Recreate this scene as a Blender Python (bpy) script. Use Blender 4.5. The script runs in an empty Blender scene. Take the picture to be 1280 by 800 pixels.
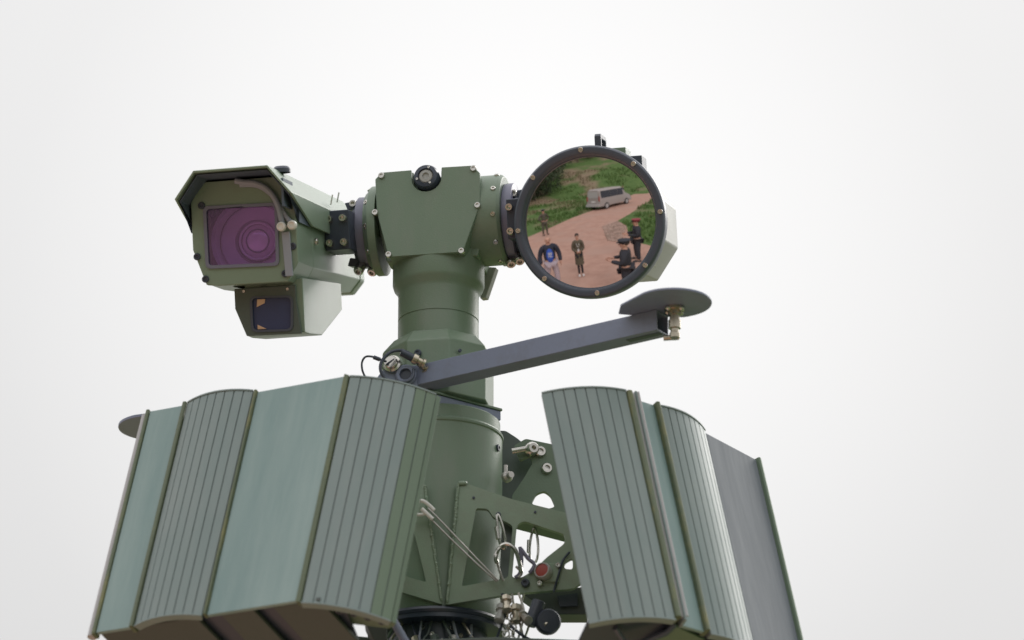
import bpy, bmesh, random, math
from math import sin, cos, tan, radians, pi, sqrt, atan2, hypot
from mathutils import Vector, Matrix, noise
from mathutils.geometry import tessellate_polygon
import numpy as np

random.seed(7)
SC = bpy.context.scene
COL = SC.collection
K = 0.0011                 # one modelling unit in metres
V = Vector

# ------------------------------------------------------------------ camera
DIST = 6.6; PIT = radians(21); FPX = 6000.0
CAM = V((92*K, -DIST*cos(PIT), 1.30))
Fw = V((0, cos(PIT), sin(PIT))); Up = V((0, -sin(PIT), cos(PIT))); Rt = V((1, 0, 0))
cd = bpy.data.cameras.new('camera'); cam = bpy.data.objects.new('camera', cd); COL.objects.link(cam)
cam.location = CAM; cam.rotation_euler = (radians(90)+PIT, 0, 0)
cd.sensor_width = 36; cd.lens = 36*FPX/1280; cd.clip_start = 0.05; cd.clip_end = 2000
cd.dof.use_dof = True; cd.dof.focus_distance = 6.55; cd.dof.aperture_fstop = 3.8
SC.camera = cam

# ------------------------------------------------------------------ sky and sun (overcast)
SUN_DIR = V((0.52, 0.66, 0.54)).normalized()
w = bpy.data.worlds.new('World'); SC.world = w; w.use_nodes = True
nt = w.node_tree; N = nt.nodes; Lk = nt.links
bg = N['Background']; bg.inputs['Strength'].default_value = 0.1
sky = N.new('ShaderNodeTexSky'); sky.sky_type = 'NISHITA'; sky.sun_disc = False
sky.sun_elevation = math.asin(SUN_DIR.z); sky.sun_rotation = atan2(SUN_DIR.x, SUN_DIR.y)
sky.air_density = 1.0; sky.dust_density = 4.0
hs = N.new('ShaderNodeHueSaturation'); hs.inputs['Saturation'].default_value = 0.35
Lk.new(sky.outputs[0], hs.inputs['Color'])
tc = N.new('ShaderNodeTexCoord')
dt = N.new('ShaderNodeVectorMath'); dt.operation = 'DOT_PRODUCT'
gd = V((0.0, cos(radians(21.0)), sin(radians(21.0))))
dt.inputs[1].default_value = gd
Lk.new(tc.outputs['Generated'], dt.inputs[0])
ac = N.new('ShaderNodeMath'); ac.operation = 'ARCCOSINE'; Lk.new(dt.outputs['Value'], ac.inputs[0])
rmp = N.new('ShaderNodeValToRGB')           # lens vignette put into the sky colour, brightest along the view axis
mr = N.new('ShaderNodeMapRange'); mr.inputs['From Max'].default_value = radians(16)
Lk.new(ac.outputs[0], mr.inputs['Value']); Lk.new(mr.outputs[0], rmp.inputs[0])
e = rmp.color_ramp.elements
SKYK = 10.4
def gcol(v): return (v*1.0, v*0.995, v*0.992, 1)
e[0].position = 0; e[0].color = gcol(0.98)
e[1].position = 1; e[1].color = gcol(0.76)
for p_, v_ in ((0.15, .96), (0.26, .895), (0.38, .815), (0.55, .78)):
    q = e.new(p_); q.color = gcol(v_)
nz = N.new('ShaderNodeTexNoise'); nz.inputs['Scale'].default_value = 3.0; nz.inputs['Detail'].default_value = 4
Lk.new(tc.outputs['Generated'], nz.inputs['Vector'])
m1 = N.new('ShaderNodeMapRange'); m1.inputs['To Min'].default_value = SKYK*0.985; m1.inputs['To Max'].default_value = SKYK*1.015
Lk.new(nz.outputs[0], m1.inputs['Value'])
# overcast law: the cloud is brighter towards the zenith, (1 + 2 sin elevation)
sx_ = N.new('ShaderNodeSeparateXYZ'); Lk.new(tc.outputs['Generated'], sx_.inputs[0])
cz = N.new('ShaderNodeMapRange'); cz.inputs['To Min'].default_value = 1/1.75; cz.inputs['To Max'].default_value = 3/1.75; Lk.new(sx_.outputs['Z'], cz.inputs['Value'])
mz = N.new('ShaderNodeMath'); mz.operation = 'MULTIPLY'; Lk.new(cz.outputs[0], mz.inputs[0]); Lk.new(m1.outputs[0], mz.inputs[1])
vm = N.new('ShaderNodeVectorMath'); vm.operation = 'SCALE'
Lk.new(rmp.outputs[0], vm.inputs[0]); Lk.new(mz.outputs[0], vm.inputs['Scale'])
mx = N.new('ShaderNodeMix'); mx.data_type = 'RGBA'; mx.inputs[0].default_value = 0.93
Lk.new(hs.outputs[0], mx.inputs[6]); Lk.new(vm.outputs[0], mx.inputs[7])
Lk.new(mx.outputs[2], bg.inputs['Color'])
sl = bpy.data.lights.new('sun', 'SUN'); sl.energy = 1.25; sl.angle = radians(25); sl.color = (1, .97, .93)
so = bpy.data.objects.new('sun', sl); COL.objects.link(so)
so.rotation_euler = SUN_DIR.to_track_quat('Z', 'Y').to_euler()
SC.view_settings.view_transform = 'Standard'; SC.view_settings.look = 'None'
SC.view_settings.exposure = 0.0; SC.view_settings.gamma = 1.0
SC.render.engine = 'CYCLES'
SC.cycles.max_bounces = 8

# ------------------------------------------------------------------ geometry of sight lines
def ray(px, py):
    return (Fw + Rt*((px-640)/FPX) + Up*((400-py)/FPX)).normalized()
def plane(px, py, o, n):
    d = ray(px, py); return CAM + d*((V(o)-CAM).dot(n)/d.dot(n))
def zc(py, y=0, px=548):           # height (units) of a sight line where it meets depth y (units)
    return plane(px, py, (0, y*K, 0), V((0, 1, 0))).z/K
def onY(px, py, y):                # point in units on the vertical plane at depth y
    p = plane(px, py, (0, y*K, 0), V((0, 1, 0)))/K; return V((p.x, y, p.z))
class Fr:
    def __init__(s, o, M): s.o = V(o); s.M = M.to_3x3()
    def on(s, px, py, ax, v):
        n = s.M.col[ax]; P = plane(px, py, s.o+n*v*K, n)
        return (s.M.transposed() @ (P-s.o))/K
    def mat(s): m = s.M.to_4x4(); m.translation = s.o; return m
def Rz(a): return Matrix.Rotation(radians(a), 4, 'Z')
def Rx(a): return Matrix.Rotation(radians(a), 4, 'X')
WF = Fr((0, 0, 0), Matrix.Identity(4))

# ------------------------------------------------------------------ materials
def mat(name, col, rough=.5, bstretch=None, bdist=.002, dr=(.52, .72), metal=0, spec=.5, var=.12, bump=.15, bscale=220, dirt=None, dirtamt=.0, dscale=30, coat=0, sheen=None, stretch=None, vscale=14):
    m = bpy.data.materials.new(name); m.use_nodes = True
    t = m.node_tree; n = t.nodes; l = t.links; b = n['Principled BSDF']
    b.inputs['Roughness'].default_value = rough; b.inputs['Metallic'].default_value = metal
    b.inputs['Specular IOR Level'].default_value = spec; b.inputs['Coat Weight'].default_value = coat
    c = n.new('ShaderNodeTexCoord'); mp = n.new('ShaderNodeMapping'); l.new(c.outputs['Object'], mp.inputs[0])
    if stretch: mp.inputs['Scale'].default_value = stretch
    nz = n.new('ShaderNodeTexNoise'); nz.inputs['Scale'].default_value = vscale; nz.inputs['Detail'].default_value = 6; nz.inputs['Roughness'].default_value = .65
    l.new(mp.outputs[0], nz.inputs['Vector'])
    mxn = n.new('ShaderNodeMix'); mxn.data_type = 'RGBA'
    mxn.inputs[6].default_value = (*[x*(1-var) for x in col], 1); mxn.inputs[7].default_value = (*[min(1, x*(1+var)) for x in col], 1)
    l.new(nz.outputs[0], mxn.inputs[0]); out = mxn.outputs[2]
    if dirt:
        n2 = n.new('ShaderNodeTexNoise'); n2.inputs['Scale'].default_value = dscale; n2.inputs['Detail'].default_value = 8; n2.inputs['Roughness'].default_value = .7
        l.new(mp.outputs[0], n2.inputs['Vector'])
        r = n.new('ShaderNodeMapRange'); r.inputs['From Min'].default_value = dr[0]; r.inputs['From Max'].default_value = dr[1]; r.inputs['To Max'].default_value = dirtamt
        l.new(n2.outputs[0], r.inputs['Value'])
        m2 = n.new('ShaderNodeMix'); m2.data_type = 'RGBA'; m2.inputs[7].default_value = (*dirt, 1)
        l.new(r.outputs[0], m2.inputs[0]); l.new(out, m2.inputs[6]); out = m2.outputs[2]
    l.new(out, b.inputs['Base Color'])
    rr = n.new('ShaderNodeMapRange'); rr.inputs['To Min'].default_value = max(0, rough-.08); rr.inputs['To Max'].default_value = min(1, rough+.1)
    l.new(nz.outputs[0], rr.inputs['Value']); l.new(rr.outputs[0], b.inputs['Roughness'])
    if bump:
        n3 = n.new('ShaderNodeTexNoise'); n3.inputs['Scale'].default_value = bscale; n3.inputs['Detail'].default_value = 3
        mb_ = n.new('ShaderNodeMapping'); l.new(c.outputs['Object'], mb_.inputs[0]); l.new(mb_.outputs[0], n3.inputs['Vector'])
        if bstretch: mb_.inputs['Scale'].default_value = bstretch
        bm_ = n.new('ShaderNodeBump'); bm_.inputs['Strength'].default_value = bump; bm_.inputs['Distance'].default_value = bdist
        l.new(n3.outputs[0], bm_.inputs['Height']); l.new(bm_.outputs[0], b.inputs['Normal'])
    return m
M = {}
M['olive'] = mat('olive_paint', (.182, .252, .180), 0.38, spec=.55, var=.10, bump=.12, bscale=500, dirt=(.25, .26, .23), dirtamt=.4, dscale=26, dr=(.45, .75), stretch=(1, 1, .35))
M['oliveD'] = mat('olive_paint_lit', (.250, .335, .245), 0.36, spec=.5, var=.14, bump=.12, bscale=420, dirt=(.24, .25, .20), dirtamt=.5, dscale=30, dr=(.45, .72))  # lighter copy of olive: light on the bracket plates put into the colour
M['camgreen'] = mat('camera_green_paint', (.230, .310, .235), 0.33, spec=.65, var=.08, bump=.10, bscale=600, dirt=(.2, .2, .17), dirtamt=.25, dscale=22)
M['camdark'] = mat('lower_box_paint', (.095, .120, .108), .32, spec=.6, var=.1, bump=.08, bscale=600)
M['black'] = mat('black_coated_metal', (.042, .054, .084), .35, spec=.6, var=.2, bump=.08)  # lifted bluish tone here and on the bezel: lens veil put into colour
M['bezel'] = mat('anodised_bezel', (.070, .082, .118), .36, spec=.7, var=.15, bump=.05)
M['ring'] = mat('grey_violet_ring', (.20, .20, .28), .38, spec=.5, var=.12, bump=.05)
M['beam'] = mat('blue_grey_beam', (.225, .258, .375), .42, spec=.5, var=.10, bump=.10, dirt=(.17, .17, .2), dirtamt=.4, dscale=30)
M['slat'] = mat('grey_green_radome', (.225, .285, .285), .47, spec=.45, var=.06, bump=.08, bscale=300, dirt=(.30, .34, .34), dirtamt=.5, dscale=20, dr=(.42, .7), stretch=(1, 1, .25))
M['slatG'] = mat('green_radome_edge', (.150, .212, .150), 0.45, spec=.45, var=.08, bump=.08, bscale=300)
M['teal'] = mat('teal_radome_sheet', (.195, .300, .300), 0.38, spec=.6, var=.10, bump=.5, bscale=14, bstretch=(1.5, 1, .25), bdist=.006, dirt=(.34, .44, .43), dirtamt=.55, dscale=12, dr=(.38, .66), stretch=(1.4, 1, .16))
M['greysheet'] = mat('blue_grey_radome_sheet', (.150, .170, .200), 0.55, spec=.25, var=.08, bump=.4, bscale=14, bstretch=(1.5, 1, .25), bdist=.005, dirt=(.30, .32, .36), dirtamt=.45, dscale=14, dr=(.4, .66), stretch=(1.4, 1, .15))
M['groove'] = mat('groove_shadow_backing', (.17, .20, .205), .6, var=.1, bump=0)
M['gusset'] = mat('dark_gusset_paint', (.19, .255, .185), .45, bump=.1, bscale=400)
M['rail'] = mat('weathered_rail', (.125, .155, .095), .5, var=.25, bump=.3, bscale=200, dirt=(.34, .29, .09), dirtamt=.65, dscale=28, stretch=(1, 1, .4))
M['railL'] = mat('pale_edge_rail', (.46, .45, .47), .4, var=.1, bump=.1)
M['under'] = mat('brown_base_plate', (.090, .104, .100), .55, var=.15, bump=.1)
M['steel'] = mat('stainless_steel', (.62, .60, .56), .25, metal=1, var=.1, bump=0)
M['brass'] = mat('nickel_brass', (.52, .47, .38), .32, metal=1, var=.15, bump=0)
M['zinc'] = mat('dull_zinc_wire', (.52, .50, .47), .4, metal=.8, var=.15, bump=.1)
M['red'] = mat('red_plastic', (.36, .065, .05), .4, bump=0)
M['rubber'] = mat('grey_rubber_hose', (.34, .36, .43), .45, bump=.05)
M['darkin'] = mat('dark_hood_lining', (.10, .13, .185), .6, bump=.05)
M['paleknob'] = mat('pale_plastic', (.85, .83, .80), .4, bump=0)
M['white'] = mat('white_paint', (.75, .75, .73), .5, bump=0)
M['dusty'] = mat('sky_lit_grey_housing', (.42, .42, .41), .42, spec=.6, var=.08, bump=.1, dirt=(.40, .38, .36), dirtamt=.5, dscale=20)  # pale grey: sky light on the imager housing put into the colour
M['orange'] = mat('amber_reflector', (.80, .50, .33), .35, bump=0)

def shader_mat(name):
    m = bpy.data.materials.new(name); m.use_nodes = True; t = m.node_tree
    for x in list(t.nodes):
        if x.type == 'BSDF_PRINCIPLED': t.nodes.remove(x)
    return m, t, t.nodes['Material Output']
# front element of the thermal imager: coated germanium, mirror-like in visible light
m = mat('coated_germanium', (.72, .68, .71), .02, metal=1, var=.01, bump=0); M['germanium'] = m
m.node_tree.nodes['Principled BSDF'].inputs['Roughness'].default_value = .015
for l_ in list(m.node_tree.nodes['Principled BSDF'].inputs['Roughness'].links): m.node_tree.links.remove(l_)
# window pane with violet anti-reflection coating
m, t, o_ = shader_mat('coated_window_glass'); M['pane'] = m
tr = t.nodes.new('ShaderNodeBsdfTransparent'); tr.inputs[0].default_value = (.88, .78, 1.0, 1)
gl = t.nodes.new('ShaderNodeBsdfGlossy'); gl.inputs[0].default_value = (.70, .62, 1.0, 1); gl.inputs['Roughness'].default_value = .04
ms = t.nodes.new('ShaderNodeMixShader'); ms.inputs[0].default_value = .09
t.links.new(tr.outputs[0], ms.inputs[1]); t.links.new(gl.outputs[0], ms.inputs[2]); t.links.new(ms.outputs[0], o_.inputs[0])
M['barrel'] = mat('violet_lens_barrel', (.075, .06, .14), .5, spec=.8, var=.1, bump=0)
M['barrelP'] = mat('mauve_lens_ring', (.66, .48, .66), .6, spec=.8, var=.1, bump=0)
M['lens'] = mat('magenta_lens_glass', (.85, .58, .80), .05, spec=1.0, var=.05, bump=0, coat=1)
M['bluepane'] = mat('blue_black_glass', (.060, .075, .160), .10, spec=.25, var=.2, bump=0)  # blue lift in the base colour stands in for a bluish reflection

# ------------------------------------------------------------------ mesh builder
class MB:
    def __init__(s): s.v = []; s.f = []
    def add(s, vs, fs):
        n = len(s.v); s.v += [V(x) for x in vs]; s.f += [tuple(i+n for i in f) for f in fs]; return s
    def box(s, c, d, R=None):
        vs = [V((x*d[0]/2, y*d[1]/2, z*d[2]/2)) for x in (-1, 1) for y in (-1, 1) for z in (-1, 1)]
        if R: vs = [R @ x for x in vs]
        vs = [x+V(c) for x in vs]
        return s.add(vs, [(0, 1, 3, 2), (4, 6, 7, 5), (0, 4, 5, 1), (2, 3, 7, 6), (0, 2, 6, 4), (1, 5, 7, 3)])
    def loft(s, rings, cap=True, closed=True):
        n = len(rings[0]); vs = [p for r in rings for p in r]; fs = []
        for i in range(len(rings)-1):
            for j in range(n if closed else n-1):
                a = i*n+j; b = i*n+(j+1) % n; fs.append((a, b, b+n, a+n))
        if cap: fs.append(tuple(reversed(range(n)))); fs.append(tuple(range((len(rings)-1)*n, len(rings)*n)))
        return s.add(vs, fs)
    def poly(s, pts, f0, f1, holes=()):
        """prism between two offsets: f0/f1 map a 2D point to 3D; holes are 2D loops"""
        loops = [list(pts)]+[list(h) for h in holes]
        tri = tessellate_polygon([[V((x, y, 0)) for x, y in lp] for lp in loops])
        flat = [q for lp in loops for q in lp]; n = len(flat)
        vs = [f0(*q) for q in flat]+[f1(*q) for q in flat]
        fs = [tuple(t_) for t_ in tri]+[tuple(i+n for i in reversed(t_)) for t_ in tri]
        k = 0
        for lp in loops:
            m_ = len(lp)
            for j in range(m_):
                a = k+j; b = k+(j+1) % m_; fs.append((a, b, b+n, a+n))
            k += m_
        return s.add(vs, fs)
    def lathe(s, prof, o=(0, 0, 0), ax=(0, 0, 1), seg=40, cap=True):
        q = V(ax).to_track_quat('Z', 'Y'); o = V(o); rings = []
        for r, h in prof: rings.append([o+q @ V((r*cos(2*pi*i/seg), r*sin(2*pi*i/seg), h)) for i in range(seg)])
        return s.loft(rings, cap)
    def cyl(s, a, b, r, r2=None, seg=24):
        a = V(a); b = V(b); h = (b-a).length
        return s.lathe([(r, 0), (r if r2 is None else r2, h)], a, (b-a), seg)
    def tube(s, pts, r, seg=8, closed=False):
        pts = [V(p) for p in pts]; n = len(pts); rings = []; up = V((.31, .5, .8))
        for i, p in enumerate(pts):
            t_ = (pts[min(i+1, n-1)]-pts[max(i-1, 0)]) if not closed else (pts[(i+1) % n]-pts[i-1])
            t_.normalize(); a = t_.cross(up).normalized(); b = t_.cross(a)
            rings.append([p+(a*cos(2*pi*k/seg)+b*sin(2*pi*k/seg))*r for k in range(seg)])
        if closed: rings.append(rings[0])
        return s.loft(rings, cap=not closed)
    def torus(s, c, ax, R, r, seg=40, rs=8):
        q = V(ax).to_track_quat('Z', 'Y')
        pts = [V(c)+q @ V((R*cos(2*pi*i/seg), R*sin(2*pi*i/seg), 0)) for i in range(seg)]
        rings = []
        for i, p in enumerate(pts):
            d = (p-V(c)).normalized(); zz = q @ V((0, 0, 1))
            rings.append([p+(d*cos(2*pi*k/rs)+zz*sin(2*pi*k/rs))*r for k in range(rs)])
        rings.append(rings[0]); return s.loft(rings, cap=False)
    def sphere(s, c, r, seg=16, rs=10, sq=(1, 1, 1)):
        rings = [[V(c)+V((r*sin(pi*j/rs)*cos(2*pi*i/seg)*sq[0], r*sin(pi*j/rs)*sin(2*pi*i/seg)*sq[1], r*cos(pi*j/rs)*sq[2])) for i in range(seg)] for j in range(rs+1)]
        rings[0] = [x.copy() for x in rings[0]]
        return s.loft(rings, cap=False)
    def mesh(s, name, material, scale=K, smooth=35):
        me = bpy.data.meshes.new(name); me.from_pydata([x*scale for x in s.v], [], s.f)
        bm = bmesh.new(); bm.from_mesh(me); bmesh.ops.remove_doubles(bm, verts=bm.verts, dist=1e-6)
        bmesh.ops.recalc_face_normals(bm, faces=bm.faces); bm.to_mesh(me); bm.free()
        if smooth:
            for p in me.polygons: p.use_smooth = True
            me.set_sharp_from_angle(angle=radians(smooth))
        if material: me.materials.append(material if not isinstance(material, str) else M[material])
        return me
def link(name, me, parent=None, bevel=0, seg=2):
    o = bpy.data.objects.new(name, me); COL.objects.link(o)
    if parent is not None: o.parent = parent
    if bevel:
        b = o.modifiers.new('bevel', 'BEVEL'); b.width = bevel*K; b.segments = seg; b.limit_method = 'ANGLE'; b.angle_limit = radians(28)
        b.harden_normals = True
    return o
def part(name, mb, material, parent, bevel=0, smooth=35, label=None, kind=None, scale=K):
    o = link(name, mb.mesh(name, material, scale, smooth), parent, bevel)
    if label: o['label'] = label
    if kind: o['kind'] = kind
    return o
def thing(name, label, cat, frame=None, group=None, loc=None):
    o = bpy.data.objects.new(name, None); COL.objects.link(o); o.empty_display_size = .05
    if frame is not None: o.matrix_world = frame.mat()
    if loc is not None: o.location = loc
    o['label'] = label; o['category'] = cat
    if group: o['group'] = group
    return o
def solo(name, mb, material, label, cat, group=None, bevel=0, kind=None, scale=K, smooth=35):
    o = link(name, mb.mesh(name, material, scale, smooth), None, bevel)
    if kind: o['kind'] = kind
    else: o['label'] = label; o['category'] = cat
    if group: o['group'] = group
    return o
def struct(name, mb, material, scale=1, smooth=35):
    return solo(name, mb, material, None, None, kind='structure', scale=scale, smooth=smooth)

def smooth_path(pts, n=6):
    out = []
    P_ = [pts[0]]+list(pts)+[pts[-1]]
    for i in range(1, len(P_)-2):
        for k in range(n):
            t_ = k/n; a, b, c_, d = P_[i-1], P_[i], P_[i+1], P_[i+2]
            out.append(.5*((2*b)+(c_-a)*t_+(2*a-5*b+4*c_-d)*t_*t_+(3*b-a-3*c_+d)*t_**3))
    out.append(P_[-2]); return out
def fillet(pts, r, n=4):
    out = []; m_ = len(pts)
    for i in range(m_):
        p = V(pts[i]).to_2d(); a = V(pts[i-1]).to_2d(); b = V(pts[(i+1) % m_]).to_2d()
        d1 = (a-p); d2 = (b-p); rr = min(r, d1.length*.45, d2.length*.45)
        d1.normalize(); d2.normalize(); s_ = p+d1*rr; e_ = p+d2*rr
        for k in range(n+1):
            t_ = k/n; q = s_*(1-t_)**2+p*2*t_*(1-t_)+e_*t_*t_; out.append((q.x, q.y))
    return out

# screws: one shared mesh, head along +Z of its own frame
def screw_mesh(r=4.2, h=2.6, material='steel', hexr=.5):
    mb = MB(); mb.lathe([(r*.96, -2), (r, 0), (r, h*.6), (r*.85, h), (r*hexr, h), (r*hexr*.9, h*.35), (0.01, h*.3)], seg=20, cap=False)
    return mb.mesh('screw', material)
SCREW = screw_mesh(); SCREW_S = screw_mesh(3.4, 2); SCREW_D = screw_mesh(4.5, 2, 'black'); BOLT = screw_mesh(6.3, 8)
def screw(parent, p, n=(0, -1, 0), me=None, name='screw', material=None):
    o = link(name, me or SCREW, parent); o.matrix_local = Matrix.Translation(V(p)*K) @ V(n).to_track_quat('Z', 'Y').to_matrix().to_4x4(); return o

# ================================================================== terrain (seen mirrored in the round lens)
RS = 745.0
Z0 = plane(548, 279, (0, 0, 0), V((0, 1, 0))).z
H = Fr((0, 0, Z0), Rz(-11)); T = Fr((0, 0, Z0), Rz(-11) @ Rx(16))
GC = (208, -23); GAPEX = -95
SPH = T.o + T.M @ (V((GC[0], GAPEX+RS, GC[1]))*K)
def gnd(px, py):
    d = ray(px, py); oc = CAM-SPH; b = d.dot(oc); c_ = oc.dot(oc)-(RS*K)**2; t_ = -b-sqrt(b*b-c_)
    P = CAM+d*t_; n = (P-SPH).normalized(); r = d-2*d.dot(n)*n
    return P+r*(-P.z/r.z)

def terr(x, y):
    d = hypot(x, y)
    e_ = max(0, d-48)
    a = math.degrees(atan2(-x, -y))            # azimuth behind the camera, to the left positive
    h = 0.0
    if e_ > 0:
        k = 1/(1+math.exp(-(a-4)/9.0)) if y < 0 else .3
        h = (e_**1.15)*.15*k*min(1, e_/10)+noise.noise(V((x*.03, y*.03, 0)))*min(2.2, e_*.07)
    else:
        h = 0
    h = min(h, 30)
    # low grassy bank behind the soldier and the van
    return h
mb = MB(); xs = [-400, -300, -220, -160, -130]+list(range(-110, 70, 4))+[80, 120, 180, 260, 400]
ys = [-400, -300, -220, -180]+list(range(-150, 30, 4))+[40, 80, 160, 260, 400]
mb.add([(x, y, terr(x, y)) for x in xs for y in ys], [(i*len(ys)+j, (i+1)*len(ys)+j, (i+1)*len(ys)+j+1, i*len(ys)+j+1) for i in range(len(xs)-1) for j in range(len(ys)-1)])
def ground_mat(name, c1, c2, c3, s1, s2, bump=.5):
    m = bpy.data.materials.new(name); m.use_nodes = True; t = m.node_tree; n = t.nodes; l = t.links; b = n['Principled BSDF']
    b.inputs['Roughness'].default_value = .95; b.inputs['Specular IOR Level'].default_value = .15
    c = n.new('ShaderNodeTexCoord')
    a1 = n.new('ShaderNodeTexNoise'); a1.inputs['Scale'].default_value = s1; a1.inputs['Detail'].default_value = 8; a1.inputs['Roughness'].default_value = .7
    a2 = n.new('ShaderNodeTexNoise'); a2.inputs['Scale'].default_value = s2; a2.inputs['Detail'].default_value = 6
    l.new(c.outputs['Object'], a1.inputs['Vector']); l.new(c.outputs['Object'], a2.inputs['Vector'])
    r1 = n.new('ShaderNodeMapRange'); r1.inputs['From Min'].default_value = .35; r1.inputs['From Max'].default_value = .65; l.new(a1.outputs[0], r1.inputs['Value'])
    r2 = n.new('ShaderNodeMapRange'); r2.inputs['From Min'].default_value = .50; r2.inputs['From Max'].default_value = .62; l.new(a2.outputs[0], r2.inputs['Value'])
    x1 = n.new('ShaderNodeMix'); x1.data_type = 'RGBA'; x1.inputs[6].default_value = (*c1, 1); x1.inputs[7].default_value = (*c2, 1); l.new(r1.outputs[0], x1.inputs[0])
    x2 = n.new('ShaderNodeMix'); x2.data_type = 'RGBA'; x2.inputs[7].default_value = (*c3, 1); l.new(r2.outputs[0], x2.inputs[0]); l.new(x1.outputs[2], x2.inputs[6])
    l.new(x2.outputs[2], b.inputs['Base Color'])
    bp = n.new('ShaderNodeBump'); bp.inputs['Strength'].default_value = bump; bp.inputs['Distance'].default_value = .06; l.new(a1.outputs[0], bp.inputs['Height']); l.new(bp.outputs[0], b.inputs['Normal'])
    return m
M['grass'] = ground_mat('meadow_grass', (.070, .135, .038), (.125, .195, .062), (.25, .20, .13), 1.1, .13)
M['dirt'] = ground_mat('red_dirt', (.40, .245, .185), (.51, .325, .25), (.45, .30, .235), 1.6, .5, .3)
M['stone'] = ground_mat('rubble_stone', (.38, .27, .215), (.45, .34, .28), (.31, .23, .18), 3, 1.2, .3)
struct('ground', mb, 'grass')
road_px = [(600, 318), (659, 297), (692, 283), (716, 272), (737, 264.5), (760, 256), (780, 247.5), (800, 240), (812, 235.5), (825, 231), (840, 227),
           (845, 236), (826, 243), (812, 251), (800, 259), (788, 267), (772, 276), (783, 282), (786, 294), (795, 303), (822, 309), (838, 330), (850, 372)]
rp = [gnd(*q) for q in road_px]
mb = MB(); loop = [(p.x, p.y) for p in rp]+[(0.6, -5.5), (1.5, 2.5), (-2.5, 3.5), (-9, 0), (-14, -7)]
mb.poly(loop, lambda x, y: V((x, y, .004)), lambda x, y: V((x, y, -.05)))
struct('dirt_road', mb, 'dirt')
# gravel and rubble patch beside the road
rnd = random.Random(3); mb = MB()
gp = [gnd(*q) for q in ((753, 284), (772, 277), (783, 284), (775, 303), (760, 301))]
def inpoly(x, y, P):
    c_ = False; j = len(P)-1
    for i in range(len(P)):
        if (P[i].y > y) != (P[j].y > y) and x < (P[j].x-P[i].x)*(y-P[i].y)/(P[j].y-P[i].y)+P[i].x: c_ = not c_
        j = i
    return c_
bx = (min(p.x for p in gp), max(p.x for p in gp), min(p.y for p in gp), max(p.y for p in gp)); cnt = 0
while cnt < 2200:
    x = rnd.uniform(bx[0], bx[1]); y = rnd.uniform(bx[2], bx[3])
    if not inpoly(x, y, gp): continue
    cnt += 1; s_ = rnd.uniform(.03, .09); R_ = Matrix.Rotation(rnd.uniform(0, 6), 3, V((rnd.random(), rnd.random(), rnd.random()+.01)))
    vs = [R_ @ V(q)*s_+V((x, y, s_*.4)) for q in ((1, 0, 0), (-.9, .1, 0), (0, .8, 0), (.1, -1, 0), (0, 0, .6), (0, .1, -.6))]
    mb.add(vs, [(0, 2, 4), (2, 1, 4), (1, 3, 4), (3, 0, 4), (2, 0, 5), (1, 2, 5), (3, 1, 5), (0, 3, 5)])
solo('rubble', mb, 'stone', None, None, kind='stuff', scale=1, smooth=0)
# weeds and tall grass tufts on both sides of the road
mb = MB(); rnd = random.Random(5)
road2 = [V((x, y, 0)) for x, y in loop]
nb = 0
while nb < 9000:
    a = radians(rnd.uniform(-2, 46)); d = rnd.uniform(9, 70)**1; x = -sin(a)*d; y = -cos(a)*d
    if inpoly(x, y, road2) or noise.noise(V((x*.25, y*.25, 3))) < -.1: continue
    nb += 1; h = rnd.uniform(.05, .22)*(1+d/50); q = rnd.uniform(0, pi); wd = h*.35; z = terr(x, y)
    dx = cos(q)*wd; dy = sin(q)*wd; lx = rnd.uniform(-.1, .1); ly = rnd.uniform(-.1, .1)
    mb.add([(x-dx, y-dy, z-.02), (x+dx, y+dy, z-.02), (x+dx*.7+lx, y+dy*.7+ly, z+h*.7), (x+lx, y+ly, z+h), (x-dx*.8+lx, y-dy*.8+ly, z+h*.5)], [(0, 1, 2, 3, 4)])
solo('weeds', mb, 'grass', None, None, kind='stuff', scale=1, smooth=0)

# trees and bushes on the hillside
def tree_meshes(seed, h, wid, tr_h):
    r = random.Random(seed); mb = MB()
    mb.cyl((0, 0, -.5), (0, 0, h*.75), .05*h*.6, .02*h*.5, 8)
    for i in range(6):
        a = r.uniform(0, 6.28); z = h*r.uniform(.25, .6); mb.cyl((0, 0, z), (cos(a)*wid*.5, sin(a)*wid*.5, z+h*.22), .016*h, .005*h, 6)
    trunk = mb.mesh('trunk', 'bark', 1)
    mb = MB(); clumps = [(V((r.gauss(0, .33)*wid, r.gauss(0, .33)*wid, h*r.uniform(tr_h, .95))), r.uniform(.16, .32)*wid) for _ in range(16)]
    for _ in range(1500):
        c_, cr = r.choice(clumps); p = c_+V((r.gauss(0, 1), r.gauss(0, 1), r.gauss(0, .8)))*cr*.6
        s_ = r.uniform(.10, .24)*h/5; R_ = Matrix.Rotation(r.uniform(0, 6.28), 3, V((r.gauss(0, 1), r.gauss(0, 1), r.gauss(0, 1)+.01)))
        mb.add([p+R_ @ V(q)*s_ for q in ((1, 0, 0), (0, .55, .1), (-1, 0, 0), (0, -.55, .1))], [(0, 1, 2, 3)])
    return trunk, mb.mesh('crown', 'leaf%d' % (seed % 3), 1, 0)
M['bark'] = mat('bark', (.11, .085, .06), .9, bump=.3, bscale=20)
for i, c_ in enumerate(((.040, .062, .034), (.055, .082, .040), (.085, .10, .065))): M['leaf%d' % i] = mat('foliage_%d' % i, c_, .7, var=.4, bump=0, vscale=1.2)
TM = [tree_meshes(3, 6.0, 3.0, .25), tree_meshes(4, 4.0, 3.2, .12), tree_meshes(5, 7.5, 2.8, .3)]
TL = ['dark rounded tree on the far hillside left of the road', 'low spreading bush on the grassy slope behind the van', 'tall pale green tree near the hilltop']
rnd = random.Random(11); nT = 0
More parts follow.
